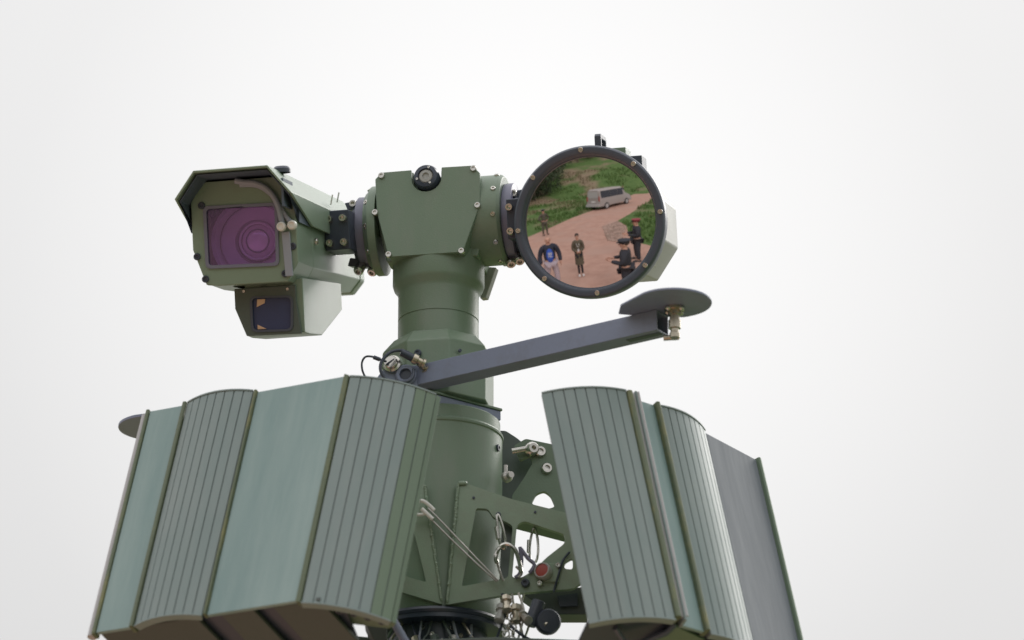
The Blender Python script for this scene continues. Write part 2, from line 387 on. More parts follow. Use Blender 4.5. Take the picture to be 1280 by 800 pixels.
spots = [(a, d, k) for a, d, k in ((37, 50, 1), (34, 53, 0), (31, 52, 1), (28.5, 55, 1), (36, 60, 0), (33, 64, 2), (30, 62, 0), (27, 63, 1), (38, 70, 2), (34.5, 74, 0), (31, 78, 2), (28, 74, 0),
         (25, 78, 1), (22, 84, 0), (25, 92, 2), (19, 88, 1), (22, 100, 0), (29, 92, 0), (17, 98, 2), (14, 95, 1), (35, 90, 2), (26, 106, 0), (19, 110, 2), (11, 104, 0), (8, 92, 1), (31, 106, 2), (15, 112, 0), (5, 110, 0))]
place_words = ['lowest row', 'second row', 'middle row', 'upper row', 'hilltop row']
rows = [sorted([s_ for s_ in spots if lo_ <= s_[1] < hi_], key=lambda s_: -s_[0]) for lo_, hi_ in ((0, 57), (57, 68), (68, 80), (80, 96), (96, 200))]
ordw = ['leftmost', 'second from left', 'third from left', 'fourth from left', 'fifth from left', 'sixth from left', 'seventh from left', 'eighth from left', 'ninth from left']
TL = ['dark rounded tree', 'low spreading bush', 'tall pale green tree']
for a, d, k in spots:
    ri = [i for i, r_ in enumerate(rows) if (a, d, k) in r_][0]
    x = -sin(radians(a))*d; y = -cos(radians(a))*d
    o = thing('tree' if k != 1 else 'bush', '%s mirrored in the lens, %s in the %s' % (TL[k], ordw[rows[ri].index((a, d, k))], place_words[ri].replace('row', 'hillside row') if ri < 4 else 'hilltop row'), 'tree' if k != 1 else 'bush', group='trees and bushes on the hillside')
    o.location = (x, y, terr(x, y)-.1); o.rotation_euler.z = rnd.uniform(0, 6); s_ = rnd.uniform(1.2, 1.9); o.scale = (s_, s_, s_)
    link('trunk', TM[k][0], o); link('crown', TM[k][1], o)

# ================================================================== people (mirrored in the round lens)
M['skin'] = mat('skin', (.55, .31, .22), .5, bump=0, var=.06)
M['navy'] = mat('navy_jacket', (.022, .026, .042), .8, bump=0)
M['blueshirt'] = mat('blue_shirt', (.03, .09, .42), .8, bump=0)
M['greytrous'] = mat('grey_trousers', (.42, .36, .39), .85, bump=0)
M['coat'] = mat('olive_brown_coat', (.105, .09, .06), .85, bump=0)
M['legging'] = mat('black_leggings', (.02, .02, .024), .8, bump=0)
M['camo'] = mat('camouflage_cloth', (.085, .08, .06), .9, bump=0, var=.6, vscale=5)
M['uniform'] = mat('black_uniform', (.028, .03, .038), .8, bump=0, var=.2)
M['hair'] = mat('dark_hair', (.04, .028, .02), .7, bump=0)
M['cap'] = mat('dark_cap', (.03, .035, .045), .8, bump=0)
M['redcap'] = mat('dull_red_cap', (.28, .05, .06), .8, bump=0)
M['boot'] = mat('boot', (.02, .02, .02), .6, bump=0)
def skin(name, J, E, root, material, sub=1):
    names = list(J); me = bpy.data.meshes.new(name)
    me.from_pydata([J[n][:3] for n in names], [(names.index(a), names.index(b)) for a, b in E], [])
    o = bpy.data.objects.new(name, me); COL.objects.link(o)
    md = o.modifiers.new('s', 'SKIN'); md.use_smooth_shade = True
    if not me.skin_vertices: me.skin_vertices.new()
    for i, n in enumerate(names):
        r = J[n][3:]; me.skin_vertices[0].data[i].radius = (r[0], r[-1]); me.skin_vertices[0].data[i].use_root = (n == root)
    sb = o.modifiers.new('u', 'SUBSURF'); sb.levels = sub; sb.render_levels = sub
    dg = bpy.context.evaluated_depsgraph_get(); ev = o.evaluated_get(dg); m2 = bpy.data.meshes.new_from_object(ev)
    bpy.data.objects.remove(o); bpy.data.meshes.remove(me); m2.name = name; m2.materials.clear(); m2.materials.append(M[material])
    for p in m2.polygons: p.use_smooth = True
    return m2
def make_person(label, pos, face_to, h=1.76, arms='down', wide=1.0, top='navy', under=None, legs='greytrous', shoes='boot', hair='hair', cap=None, skirt=None, print_marks=False, lanyard=False, stance=.1):
    t_ = thing('person', label, 'person', loc=(pos[0], pos[1], 0)); s_ = h/1.76; t_.scale = (s_*wide, s_*wide, s_)
    t_.rotation_euler.z = atan2(face_to[1]-pos[1], face_to[0]-pos[0])-pi/2
    J = {'pelvis': (0, 0, .95, .15, .11), 'waist': (0, 0, 1.10, .145, .10), 'chest': (0, 0, 1.32, .165, .11), 'nb': (0, -.01, 1.46, .07), 'neck': (0, 0, 1.52, .052), 'jaw': (0, .02, 1.59, .07, .08), 'head': (0, .01, 1.67, .078, .095), 'crown': (0, 0, 1.735, .055, .07)}
    E = [('pelvis', 'waist'), ('waist', 'chest'), ('chest', 'nb'), ('nb', 'neck'), ('neck', 'jaw'), ('jaw', 'head'), ('head', 'crown')]
    arm = {}
    for sx, n in ((-1, 'l'), (1, 'r')):
        if arms == 'down': el, wr, dr = (sx*.27, -.03, 1.16), (sx*.27, .07, .92), V((0, .15, -1))
        elif arms == 'clasp': el, wr, dr = (sx*.25, -.02, 1.15), (sx*.07, .20, 1.08), V((-sx*1., .3, -.35))
        elif arms == 'akimbo': el, wr, dr = (sx*.36, -.06, 1.17), (sx*.20, .08, 1.02), V((-sx*.8, .3, -.5))
        else: el, wr, dr = (sx*.27, .02, 1.16), (sx*.12, .27, 1.20), V((-sx*.6, .8, .2))
        J['sh'+n] = (sx*.185, 0, 1.425, .06); J['el'+n] = (*el, .042); J['wr'+n] = (*wr, .027)
        dr.normalize(); wv = V(wr); pm = wv+dr*.06; J['pm'+n] = (*pm, .036, .02)
        E += [('nb', 'sh'+n), ('sh'+n, 'el'+n), ('el'+n, 'wr'+n), ('wr'+n, 'pm'+n)]
        sd = dr.cross(V((sx, 0, 0))); sd = sd.normalized() if sd.length > .1 else V((0, 1, 0))
        for k in range(4):
            b0 = pm+sd*(k-1.5)*.018+dr*.03; L_ = (.07, .08, .075, .06)[k]
            J['f%d%s' % (k, n)] = (*b0, .009); J['g%d%s' % (k, n)] = (*(b0+dr*L_*.5), .008); J['h%d%s' % (k, n)] = (*(b0+dr*L_+V((-sx*.012, .01, 0))), .006)
            E += [('pm'+n, 'f%d%s' % (k, n)), ('f%d%s' % (k, n), 'g%d%s' % (k, n)), ('g%d%s' % (k, n), 'h%d%s' % (k, n))]
        tb = wv+dr*.03-sd*.035; J['t0'+n] = (*tb, .011); J['t1'+n] = (*(tb+dr*.04-sd*.02), .009); E += [('wr'+n, 't0'+n), ('t0'+n, 't1'+n)]
        J['hip'+n] = (sx*.09, 0, .9, .088); J['kn'+n] = (sx*(stance), .02, .49, .056); J['an'+n] = (sx*(stance+.01), 0, .09, .038); J['to'+n] = (sx*(stance+.03), .15, .035, .032)
        E += [('pelvis', 'hip'+n), ('hip'+n, 'kn'+n), ('kn'+n, 'an'+n), ('an'+n, 'to'+n)]
    body = link('body', skin('body', J, E, 'pelvis', 'skin'), t_)
    def shell(nm, keys, gr, mt, edges=None, extra=None, root='pelvis'):
        JJ = {k: tuple(J[k][:3])+tuple(r+gr for r in J[k][3:]) for k in keys}
        if extra: JJ.update(extra)
        EE = [e_ for e_ in E if e_[0] in JJ and e_[1] in JJ]+(edges or [])
        return link(nm, skin(nm, JJ, EE, root, mt), t_)
    shell('trousers', ['pelvis', 'hipl', 'hipr', 'knl', 'knr', 'anl', 'anr'], .022 if skirt is None else .01, legs)
    shell('jacket', ['pelvis', 'waist', 'chest', 'nb', 'shl', 'shr', 'ell', 'elr', 'wrl', 'wrr'], .026, top)
    if under:
        mb = MB(); mb.sphere((0, .105, 1.17), .1, sq=(1.0, .62, 2.3)); part('shirt', mb, under, t_, scale=1)
    if print_marks:
        mb = MB(); r = random.Random(2)
        for row in range(3):
            for c_ in range(3):
                x = (c_-1)*.036; z = 1.27-row*.055
                mb.box((x-.011, .165, z), (.006, .02, .045)); mb.box((x+.008, .165, z+.02*(r.choice((-1, 1)))), (.02, .02, .008)); mb.box((x+.008, .165, z), (.018, .02, .008))
        part('shirt_print', mb, 'white', t_, scale=1)
    if skirt:
        mb = MB(); rings = []
        for z, a, b in ((1.05, .165, .13), (.9, .185, .15), (.7, .195, .155), (.52, .2, .16)): rings.append([V((a*cos(i*pi/12), b*sin(i*pi/12), z)) for i in range(24)])
        mb.loft(rings); part('coat_skirt', mb, skirt, t_, scale=1)
    if lanyard:
        mb = MB(); mb.tube([(-.07, .03, 1.47), (-.05, .135, 1.35), (0, .165, 1.18), (.05, .135, 1.35), (.07, .03, 1.47)], .008, 6); mb.box((0, .17, 1.13), (.07, .01, .09)); part('lanyard', mb, 'white', t_, scale=1)
    for sx in (-1, 1):
        mb = MB(); mb.sphere((sx*(stance+.02), .06, .05), .055, sq=(.85, 2.4, .9)); part('shoe', mb, shoes, t_, scale=1)
        mb = MB(); mb.sphere((sx*.032, .098, 1.665), .011, 8, 6); part('eye', mb, 'hair', t_, scale=1)
        mb = MB(); mb.sphere((sx*.082, -.005, 1.645), .026, 8, 6, sq=(.4, .8, 1.2)); part('ear', mb, 'skin', t_, scale=1)
    mb = MB(); mb.cyl((0, .095, 1.665), (0, .122, 1.63), .008, .015, 8); part('nose', mb, 'skin', t_, scale=1)
    mb = MB(); mb.sphere((0, .092, 1.59), .022, 8, 6, sq=(1.2, .4, .3)); part('mouth', mb, 'redcap', t_, scale=1)
    if hair:
        mb = MB(); mb.sphere((0, -.018, 1.705), .098, sq=(.92, 1.0, .85 if hair != 'skin' else .5)); part('hair', mb, hair, t_, scale=1)
    if cap:
        mb = MB(); mb.lathe([(.095, 1.70), (.105, 1.73), (.135, 1.78), (.12, 1.80), (.01, 1.81)], seg=20); c_ = part('cap', mb, cap, t_, scale=1)
        mb = MB(); mb.sphere((0, .10, 1.71), .07, sq=(1, .9, .16)); part('peak', mb, 'boot', c_, scale=1)
    return t_
MAST = (0, 0)
p = gnd(694, 361); make_person('bald man in navy jacket and blue shirt on the dirt road, mirrored in the lens', p, (0.5, -1), 1.92, 'down', 1.22, 'navy', 'blueshirt', 'greytrous', 'boot', None, print_marks=True, stance=.13)
p = gnd(727, 345); make_person('woman in long brown coat and white shoes with hands clasped, mirrored in the lens', p, (0.3, -1), 1.68, 'clasp', .92, 'coat', None, 'legging', 'white', 'hair', None, skirt='coat', lanyard=True, stance=.07)
p = gnd(682, 294); make_person('soldier in camouflage standing on the road edge with arms akimbo, mirrored in the lens', p, (3, -9), 1.80, 'akimbo', 1.1, 'camo', None, 'camo', 'boot', 'hair', 'cap', stance=.14)
p = gnd(779, 247.5); make_person('dark clothed man beside the front of the van, mirrored in the lens', p, (-14, -40), 1.85, 'down', 1.15, 'uniform', None, 'camo', 'boot', 'hair', None)
def refl_head(px, py, t_, h):
    """stand a figure so that its head shows at a lens point, t_ of the way to the ground hit of that sight line"""
    g = gnd(px, py); P = T.o+T.M @ (V((GC[0], GAPEX, GC[1]))*K); q = P.lerp(g, t_); return q, q.z-h
OFF = []
for (px, py, t_, face, cap_, lab) in ((796, 277, .55, (-3, -2), 'redcap', 'officer in black uniform and red cap on the deck, mirrored in the lens'), (781, 300, .52, (-3, -.6), 'cap', 'officer in black uniform and dark cap on the low deck, mirrored in the lens')):
    q, fz = refl_head(px, py, t_, 1.72); OFF.append((q.x, q.y, fz))
    o = make_person(lab, q, (q.x+face[0], q.y-face[1]*.6), 1.80, 'hold', 1.5, 'uniform', None, 'uniform', 'boot', 'hair', cap_, stance=.14); o.location.z = fz
print('officers', OFF)
dz = min(o_[2] for o_ in OFF)
for o_, (x, y, z) in zip([o for o in COL.objects if o.name.startswith('person')][-2:], OFF): o_.location.z = dz
xm = sum(o_[0] for o_ in OFF)/2; ym = sum(o_[1] for o_ in OFF)/2
deck = thing('deck_platform', 'low dark loading deck under the two officers, mirrored at the lens edge', 'platform', loc=(xm, ym, 0))
part('deck_board', MB().box((-.1, 0, dz-.04), (1.1, 1.8, .08)), 'uniform', deck, scale=1)
for sx in (-1, 1):
    for sy in (-1, 1): part('leg', MB().box((-.1+sx*.5, sy*.85, (dz-.09)/2), (.08, .08, dz-.08)), 'uniform', deck, scale=1)

# ================================================================== van
M['vanp'] = mat('dusty_beige_paint', (.36, .33, .31), .35, bump=0, dirt=(.36, .29, .23), dirtamt=.6, dscale=2)
M['glassd'] = mat('tinted_van_glass', (.015, .02, .03), .08, spec=.8, bump=0)
M['tyre'] = mat('tyre', (.03, .03, .03), .8, bump=0)
pr = (gnd(735, 263.5)+gnd(750, 262.5))/2; pf = gnd(785, 243.5)
hd = (pf-pr); hd.z = 0; hd.normalize()
van = thing('van', 'dusty beige minivan with dark windows parked on the dirt road, mirrored in the lens', 'van', loc=(pr.x, pr.y, 0))
van.rotation_euler.z = atan2(hd.y, hd.x)+radians(20)
sec = [(-.95, .35), (-.97, .9), (-.93, 1.15), (-.80, 1.95), (-.6, 2.1), (.6, 2.1), (.80, 1.95), (.93, 1.15), (.97, .9), (.95, .35)]
mb = MB(); rings = []
for x, zt, wd in ((0, 2.02, .95), (.15, 2.1, 1), (3.6, 2.08, 1), (4.3, 1.35, .97), (5.1, 1.05, .93), (5.25, .8, .88)):
    rings.append([V((x+(-.0 if z > 1 else 0), y*wd, .35+(z-.35)*(zt-.35)/1.75)) for y, z in sec])
mb.loft(rings); part('body', mb, 'vanp', van, scale=1, smooth=25)
van.scale = (1.2, 1, 1.05)
for sy in (-1, 1):
    for x0, x1 in ((.2, 1.58), (1.62, 2.78), (2.82, 3.65)):
        mb = MB(); mb.add([(x0, sy*.945, 1.2), (x1, sy*.945, 1.2), (x1, sy*.82, 1.9), (x0, sy*.82, 1.9), (x0, sy*.90, 1.2), (x1, sy*.90, 1.2), (x1, sy*.78, 1.9), (x0, sy*.78, 1.9)], [(0, 1, 2, 3), (4, 5, 6, 7), (0, 1, 5, 4), (1, 2, 6, 5), (2, 3, 7, 6), (3, 0, 4, 7)])
        part('window', mb, 'glassd', van, scale=1, smooth=0)
    for x in (.9, 4.2):
        mb = MB(); mb.cyl((x, sy*.75, .34), (x, sy*.99, .34), .34, seg=24); wh = part('wheel', mb, 'tyre', van, scale=1)
        mb = MB(); mb.cyl((x, sy*.985, .34), (x, sy*1.0, .34), .22, seg=16); part('rim', mb, 'dusty', wh, scale=1)
    mb = MB(); mb.box((-.02, sy*.82, 1.15), (.06, .12, .45)); part('tail_light', mb, 'red', van, scale=1)
mb = MB(); mb.box((-.01, 0, 1.55), (.05, 1.3, .62)); part('rear_window', mb, 'dusty', van, scale=1)
mb = MB(); mb.box((-.08, 0, .5), (.2, 1.8, .25)); part('bumper', mb, 'dusty', van, scale=1)
mb = MB(); mb.box((-.02, 0, .85), (.03, .5, .12)); part('number_plate', mb, 'white', van, scale=1)

# ================================================================== mast
mast = thing('mast', 'olive green sensor mast tube with welded brackets and flanged neck', 'mast', WF)
zt_drum = zc(502, -80); zlip = zc(521, -81); zb_h = zc(490, -68); zring = zc(762, -80)
mb = MB(); mb.lathe([(80, zring+4), (80, zlip-4), (81.5, zlip-2.5), (81.8, zlip), (80.6, zlip+2), (77.5, zlip+4), (77.5, zt_drum-2), (75, zt_drum), (10, zt_drum+.5)], seg=72)
part('tube', mb, 'olive', mast)
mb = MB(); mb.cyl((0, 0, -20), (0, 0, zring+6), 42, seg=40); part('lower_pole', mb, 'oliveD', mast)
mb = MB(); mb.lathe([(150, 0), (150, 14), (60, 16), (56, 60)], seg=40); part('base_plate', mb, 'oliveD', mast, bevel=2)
# square adapter block turned 50 degrees
R50 = Matrix.Rotation(radians(38), 3, 'Z')
zb0 = zt_drum+.5; zb1 = zb_h
mb = MB(); mb.box((0, 0, zb0+(zb1-zb0)*.38), (112, 112, (zb1-zb0)*.74), R50); part('adapter_block', mb, 'beam', mast, bevel=1.5)
mb = MB(); mb.box((0, 0, zb0+(zb1-zb0)*.87), (115, 115, (zb1-zb0)*.22), R50); part('adapter_flange', mb, 'olive', mast, bevel=1.2)
for sx, sy in ((1, -.9), (1, -.6)):
    q = R50 @ V((sx*52, sy*52, 0)); screw(mast, (q.x, q.y, zb1-1), (0, 0, 1), SCREW, 'bolt')
# octagonal bearing housing
oc = lambda r, z, a0=12: [V((r*cos(radians(a0+45*i)), r*sin(radians(a0+45*i)), z)) for i in range(8)]
zh0 = zb_h-.5; zh1 = zc(424, -64); zh2 = zc(413, -52)
mb = MB(); mb.loft([oc(71, zh0), oc(71, zh1), oc(56, zh2+2)]); part('bearing_housing', mb, 'olive', mast, bevel=2.2)
screw(mast, (-24, -65.8, zc(441, -66)), (-.3, -1, 0), SCREW_D); screw(mast, (28, -65.8, zc(438, -66)), (.3, -1, 0), screw_mesh(2.2, .5, 'black'))
zs = zc(386, -50); zcb = zc(341, -57)
mb = MB(); mb.lathe([(50.5, zh2-4), (50.5, zs-1.0), (49.6, zs-.6), (49.6, zs+.6), (50.5, zs+1.0), (50.5, zcb-12), (51.5, zcb-6), (56, zcb-1), (57.5, zcb+4), (57.5, zcb+40)], seg=72)
part('neck', mb, 'olive', mast)
screw(mast, (74.5, -30, zc(560, -30)), (.93, -.37, 0), SCREW_D)
# welded bracket plates
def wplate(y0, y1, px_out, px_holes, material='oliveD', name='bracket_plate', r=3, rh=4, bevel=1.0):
    f = lambda q: (onY(*q, y0).x, onY(*q, y0).z)
    out = fillet([f(q) for q in px_out], r); hs_ = [fillet([f(q) for q in h], rh) for h in px_holes]
    mb = MB(); mb.poly(out, lambda x, z: V((x, y0, z)), lambda x, z: V((x, y1, z)), hs_)
    return part(name, mb, material, mast, bevel=bevel)
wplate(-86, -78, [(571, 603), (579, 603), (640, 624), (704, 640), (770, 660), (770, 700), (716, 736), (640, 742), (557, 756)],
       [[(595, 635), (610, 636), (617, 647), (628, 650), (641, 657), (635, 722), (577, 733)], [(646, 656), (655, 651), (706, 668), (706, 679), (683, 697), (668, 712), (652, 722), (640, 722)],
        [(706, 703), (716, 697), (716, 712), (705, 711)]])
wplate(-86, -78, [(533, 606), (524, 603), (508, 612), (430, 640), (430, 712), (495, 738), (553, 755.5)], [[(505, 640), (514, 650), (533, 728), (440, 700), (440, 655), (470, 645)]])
# folded flange under the top beam; dark plate behind stands in for shade
def backed(pxs, y0, y1, name, material):
    a_ = [onY(*q, y0) for q in pxs]; mb = MB(); mb.loft([a_, [p_+V((0, y1-y0, 0)) for p_ in a_]]); part(name, mb, material, mast, bevel=.6)
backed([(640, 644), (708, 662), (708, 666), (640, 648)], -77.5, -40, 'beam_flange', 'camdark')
backed([(628, 640), (642, 640), (640, 730), (624, 730)], -66, -60, 'web_shade_plate', 'camdark')
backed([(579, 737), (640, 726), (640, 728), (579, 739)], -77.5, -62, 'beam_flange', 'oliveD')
# rear gusset with three bolts, and the hooked dark plate
wplate(62, 54, [(642, 560), (657, 551), (700, 560), (760, 575), (760, 655), (700, 652), (640, 640), (640, 622), (655, 600), (666, 581), (662, 572), (650, 578)], [[(664, 632), (670, 620), (680, 616), (688, 622), (694, 636), (680, 640)]], 'gusset')
wplate(90, 82, [(618, 541), (632, 541), (646, 550), (664, 565), (668, 584), (645, 625), (618, 640)], [], 'camdark')
for i_, q in enumerate(((675, 565), (683, 586))):
    screw(mast, onY(*q, 53), (.25, -1, 0), screw_mesh(7, 5), 'bolt')
P = onY(662, 563, 53); mb = MB(); mb.lathe([(6, 0), (8.5, 2), (8.5, 12), (6, 16), (3, 16), (2.5, 10), (.1, 10)], P, (.35, -1, -.1), 24, cap=False); mb.cyl(P+V((-22, -8, -4)), P+V((0, -8, 0)), 3.5, seg=12); part('pivot_pin', mb, 'steel', mast)
P = onY(632, 597, -40); mb = MB(); mb.lathe([(3, 0), (7, 1), (7, 6), (4, 8), (4, 14), (1, 14)], P, (.6, -1, 0), 14); mb.cyl(P+V((0, 0, 4)), P+V((0, 0, 16)), 2.5, seg=8); part('grease_fitting', mb, 'zinc', mast)
# weld beads
def bead(a, b, n, y, r):
    mb = MB(); rr = random.Random(n)
    A = onY(*a, y); B = onY(*b, y)
    for i in range(n):
        t_ = i/(n-1); mb.sphere(A.lerp(B, t_)+V((rr.uniform(-.5, .5), 0, 0)), r*rr.uniform(.8, 1.25), 6, 4)
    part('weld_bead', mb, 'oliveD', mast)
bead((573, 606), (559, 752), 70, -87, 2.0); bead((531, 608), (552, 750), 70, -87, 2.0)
bead((575, 604), (581, 604), 5, -87, 2.6)
screw(mast, onY(592, 622, -87), (0, -1, 0), screw_mesh(1.6, .4, 'black')); screw(mast, onY(669, 640, -87), (0, -1, 0), screw_mesh(1.6, .4, 'black'))
screw(mast, onY(657, 729, -88), (-.2, -1, 0), screw_mesh(5.2, 4, 'black'), 'bolt')
# slip ring below the tube
mb = MB(); mb.torus((0, 0, zring), (0, 0, 1), 82, 4.5, 64); mb.lathe([(84, zring), (84, zring-9), (62, zring-10), (60, zring-60), (78, zring-62)], seg=64, cap=False)
sr = part('slip_ring', mb, 'black', mast)
for k in range(9):
    a = radians(222+k*11); screw(mast, (61*cos(a), 61*sin(a), zring-16-9*(k % 3)), (cos(a), sin(a), 0), SCREW_S)
rq = random.Random(4)
for k in range(9):
    a = radians(222+k*11); b_ = a+rq.uniform(-.25, .25)
    mb = MB(); mb.tube(smooth_path([V((66*cos(a), 66*sin(a), zring-8)), V((72*cos((a+b_)/2), 72*sin((a+b_)/2), zring-20-rq.uniform(0, 8))), V((76*cos(b_), 76*sin(b_), zring-38)), V((70*cos(b_+.1), 70*sin(b_+.1), zring-62))]), rq.choice((1.3, 1.8, 2.6)), 8); part('cable', mb, rq.choice(('rubber', 'black', 'camdark', 'gusset', 'brass')), mast)
for k in range(5):
    a = radians(232+k*18); P = V((72*cos(a), 72*sin(a), zring-30)); mb = MB(); mb.lathe([(4, 0), (5.5, 1), (5.5, 8), (3.5, 9), (3.5, 16), (5, 17), (5, 20)], P, (rq.uniform(-.5, .5), -.2, -1), 8); part('cable_gland', mb, rq.choice(('brass', 'zinc', 'camdark')), mast)
mb = MB(); mb.lathe([(96, zring-58), (100, zring-64), (100, zring-130), (60, zring-134)], seg=56); part('lower_collar', mb, 'camdark', mast, bevel=2)
for k in range(7):
    a = radians(235+k*14); screw(mast, (101*cos(a), 101*sin(a), zring-72), (cos(a), sin(a), 0), SCREW, 'bolt')

# ================================================================== pan-tilt head
head = thing('pan_tilt_head', 'olive green pan and tilt head on top of the mast between two cameras', 'pan tilt unit', H)
fp = [(478, 214), (516, 212)]
def hf(q, y=-58): v = H.on(q[0], q[1], 1, y); return (v.x, v.z)
kx, kz = hf((533, 221.5))
outer = [(-66, 50), (kx-19, 50.5)]+[(kx+19*cos(a), kz+19*sin(a)) for a in [pi-(pi)*0-.0+k*pi/10 for k in range(0, 11)]]+[(kx+19, 51.3), (54, 50.6), (64, 40), (64.5, -2), (43, -65), (-52, -64.5), (-67.5, -3), (-70, 42)]
outer[0] = (-62, 50.3)
mb = MB(); mb.poly(outer, lambda x, z: V((x, -58, z)), lambda x, z: V((x, -52, z))); part('cover_plate', mb, 'olive', head, bevel=1.2)
def hexr(s, y, dz=0): return [V((x*s, y, z*s+dz)) for x, z in [(-62, 50.3), (54, 50.6), (64, 40), (64.5, -2), (43, -65), (-52, -64.5), (-67.5, -3), (-70, 42)]]
# body with a half-round notch for the knob, then the wider rear casting
nb_ = [(kx-17.5, 49.5)]+[(kx+17.5*cos(pi+k*pi/10), kz+17.5*sin(pi+k*pi/10)) for k in range(11)]+[(kx+17.5, 50)]
prof = [(-61.5, 49.3)]+nb_+[(53.5, 49.6), (63, 39), (63.5, -2), (42.3, -64), (-51.3, -63.5), (-66.5, -3), (-69, 41)]
mb = MB(); mb.poly(prof, lambda x, z: V((x, -52, z)), lambda x, z: V((x, -8, z))); part('body', mb, 'olive', head, bevel=1.2)
mb = MB(); rings = []
for y, s in ((-30, 1.0), (-6, 1.0)): rings.append([V((x, y, z)) for x, z in [(-60, 51), (56, 51), (67, 40), (68, -10), (56, -60), (-60, -60), (-72, -10), (-72, 42)]])
rings.append([V((x*.9, 58, z*.86)) for x, z in [(-60, 50), (56, 50), (67, 40), (68, -10), (56, -60), (-60, -60), (-72, -10), (-72, 42)]])
mb.loft(rings); part('rear_casting', mb, 'olive', head, bevel=2)
mb = MB(); mb.lathe([(40, 0), (57, 6), (57, 12), (57, 88-4-20), (54, 88-20)], (20, 0, -2), (1, 0, 0), 64); part('right_drum', mb, 'olive', head, bevel=.8)
mb = MB(); mb.lathe([(57, 0), (57, 10), (49, 16), (49, 17)], (-71, 0, -5), (-1, 0, 0), 56); part('left_drum', mb, 'olive', head, bevel=.8)
mb = MB(); mb.lathe([(45, 0), (45.5, 11), (44, 12)], (-88, 0, -6), (-1, 0, 0), 56); part('left_ring', mb, 'ring', head, bevel=.8)
mb = MB(); mb.lathe([(47, 0), (48, 2), (48, 12), (46, 13)], (88, 0, -5), (1, 0, 0), 56); part('right_ring', mb, 'ring', head, bevel=.8)
for k in range(10):
    a = radians(36*k+14); screw(head, (-83, cos(a)*53, -5+sin(a)*53), (-.6, cos(a), sin(a)), SCREW_S); screw(head, (80, cos(a)*56.8, -2+sin(a)*56.8), (0, cos(a), sin(a)), SCREW_S)
for q in ((477, 220), (592, 211), (469, 266), (597, 257), (486, 321-2.5), (577, 314)):
    x, z = hf(q); screw(head, (x, -58.5, z))
# inspection knob in the notch
mb = MB(); mb.lathe([(16, 0), (16.5, 20), (14.5, 25), (10, 26), (9.6, 23)], (kx, -38, kz), (0, -1, 0), 40, cap=False); kn = part('sight_knob', mb, 'black', head)
mb = MB(); mb.lathe([(9.8, 0), (8, 2.2), (4.5, 2.6), (4.2, .5), (.05, .4)], (kx, -60.5, kz), (0, -1, 0), 32, cap=False); part('valve_disc', mb, 'dusty', kn)
for a in (70, 200, 300): screw(head, (kx+11.5*cos(radians(a)), -64, kz+11.5*sin(radians(a))), (0, -1, 0), screw_mesh(1.7, 1))
# underside skirt joining face to the neck, and grey stay behind the neck
mb = MB(); mb.lathe([(56, -72), (56, -50), (56, -40)], (0, 0, 0), (0, 0, 1), 56); part('neck_socket', mb, 'olive', head)
pts = [onY(*q, 50) for q in ((603, 333), (620, 334), (607, 372), (600, 373), (599, 345))]
inv = H.M.transposed(); o0 = H.o/K
pts = [inv @ (p_-o0) for p_ in pts]
mb = MB(); mb.loft([pts, [p_+V((2, 10, 0)) for p_ in pts]]); part('rear_stay', mb, 'dusty', head, bevel=1)

# ================================================================== left camera (hooded)
c1 = thing('daylight_camera', 'olive green hooded camera housing with violet window, left of the head', 'camera', T)
CX = -196
body = [(-65, -38), (-50, -82), (-34, -84), (52, -85), (66, -62), (66, -20), (65, 20), (50, 44), (-50, 44), (-65, 20)]
def ringY(pr_, y, s=1, dz=0): return [V((CX+x*s, y, z*s+dz)) for x, z in pr_]
wl = [(-242.5+CX*0, 11.5), (-155, 9.5), (-156.5, -62), (-242.5, -59.5)]
win = fillet(wl, 5, 4)
mb = MB(); mb.poly([(CX+x, z) for x, z in body], lambda x, z: V((x, -236, z)), lambda x, z: V((x, -229, z)), [win]); part('front_plate', mb, 'camgreen', c1, bevel=1.2)
# hollow body: outer shell and inner walls
mb = MB(); wi = [(x*.8-196*.2*1.0, z*.9-2) for x, z in win]
bsec = [(x*.985, z*.985) for x, z in body]
mb.poly([(CX+x, z) for x, z in bsec], lambda x, z: V((x, -229, z)), lambda x, z: V((x, -150, z)), [fillet([(-250, 20), (-146, 20), (-146, -70), (-250, -70)], 6)])
part('housing', mb, 'camgreen', c1, bevel=1.2)
def tap(y, k): return [V((CX+x*.985, y, z*.985 if z > -30 else -30+(z*.985+30)*k)) for x, z in body]
mb = MB(); mb.loft([tap(-149.5, 1), tap(120, .70)]); part('rear_housing', mb, 'camgreen', c1, bevel=1.2)
mb = MB(); mb.loft([[V((CX+(p_.x-CX)*1.015, p_.y, p_.z*1.015)) for p_ in tap(120.3, .70)], [V((CX+(p_.x-CX)*1.015, p_.y, p_.z*1.015)) for p_ in tap(145, .70)]]); part('rear_cap', mb, 'camgreen', c1, bevel=2.5)
# window frame, pane, barrel
wo = fillet([(-245.5, 14.5), (-152, 12.5), (-153.5, -65), (-245.5, -62.5)], 7, 4)
mb = MB(); mb.poly(wo, lambda x, z: V((x, -238.5, z)), lambda x, z: V((x, -236.2, z)), [fillet([(-241.5, 10.5), (-156, 8.5), (-157.5, -61), (-241.5, -58.5)], 5, 4)]); part('window_frame', mb, 'ring', c1, bevel=.5)
wg = fillet([(-242.3, 11.3), (-155.2, 9.3), (-156.7, -61.8), (-242.3, -59.3)], 5, 4)
mb = MB(); mb.poly(wg, lambda x, z: V((x, -235, z)), lambda x, z: V((x, -233.5, z))); part('window_pane', mb, 'pane', c1, smooth=0)
mb = MB(); mb.lathe([(62, 0), (60, -22), (55, -24), (54, -30), (48, -34), (47, -40)], (-199, -205, -25), (0, -1, 0), 56, cap=False); part('lens_barrel', mb, 'barrel', c1)
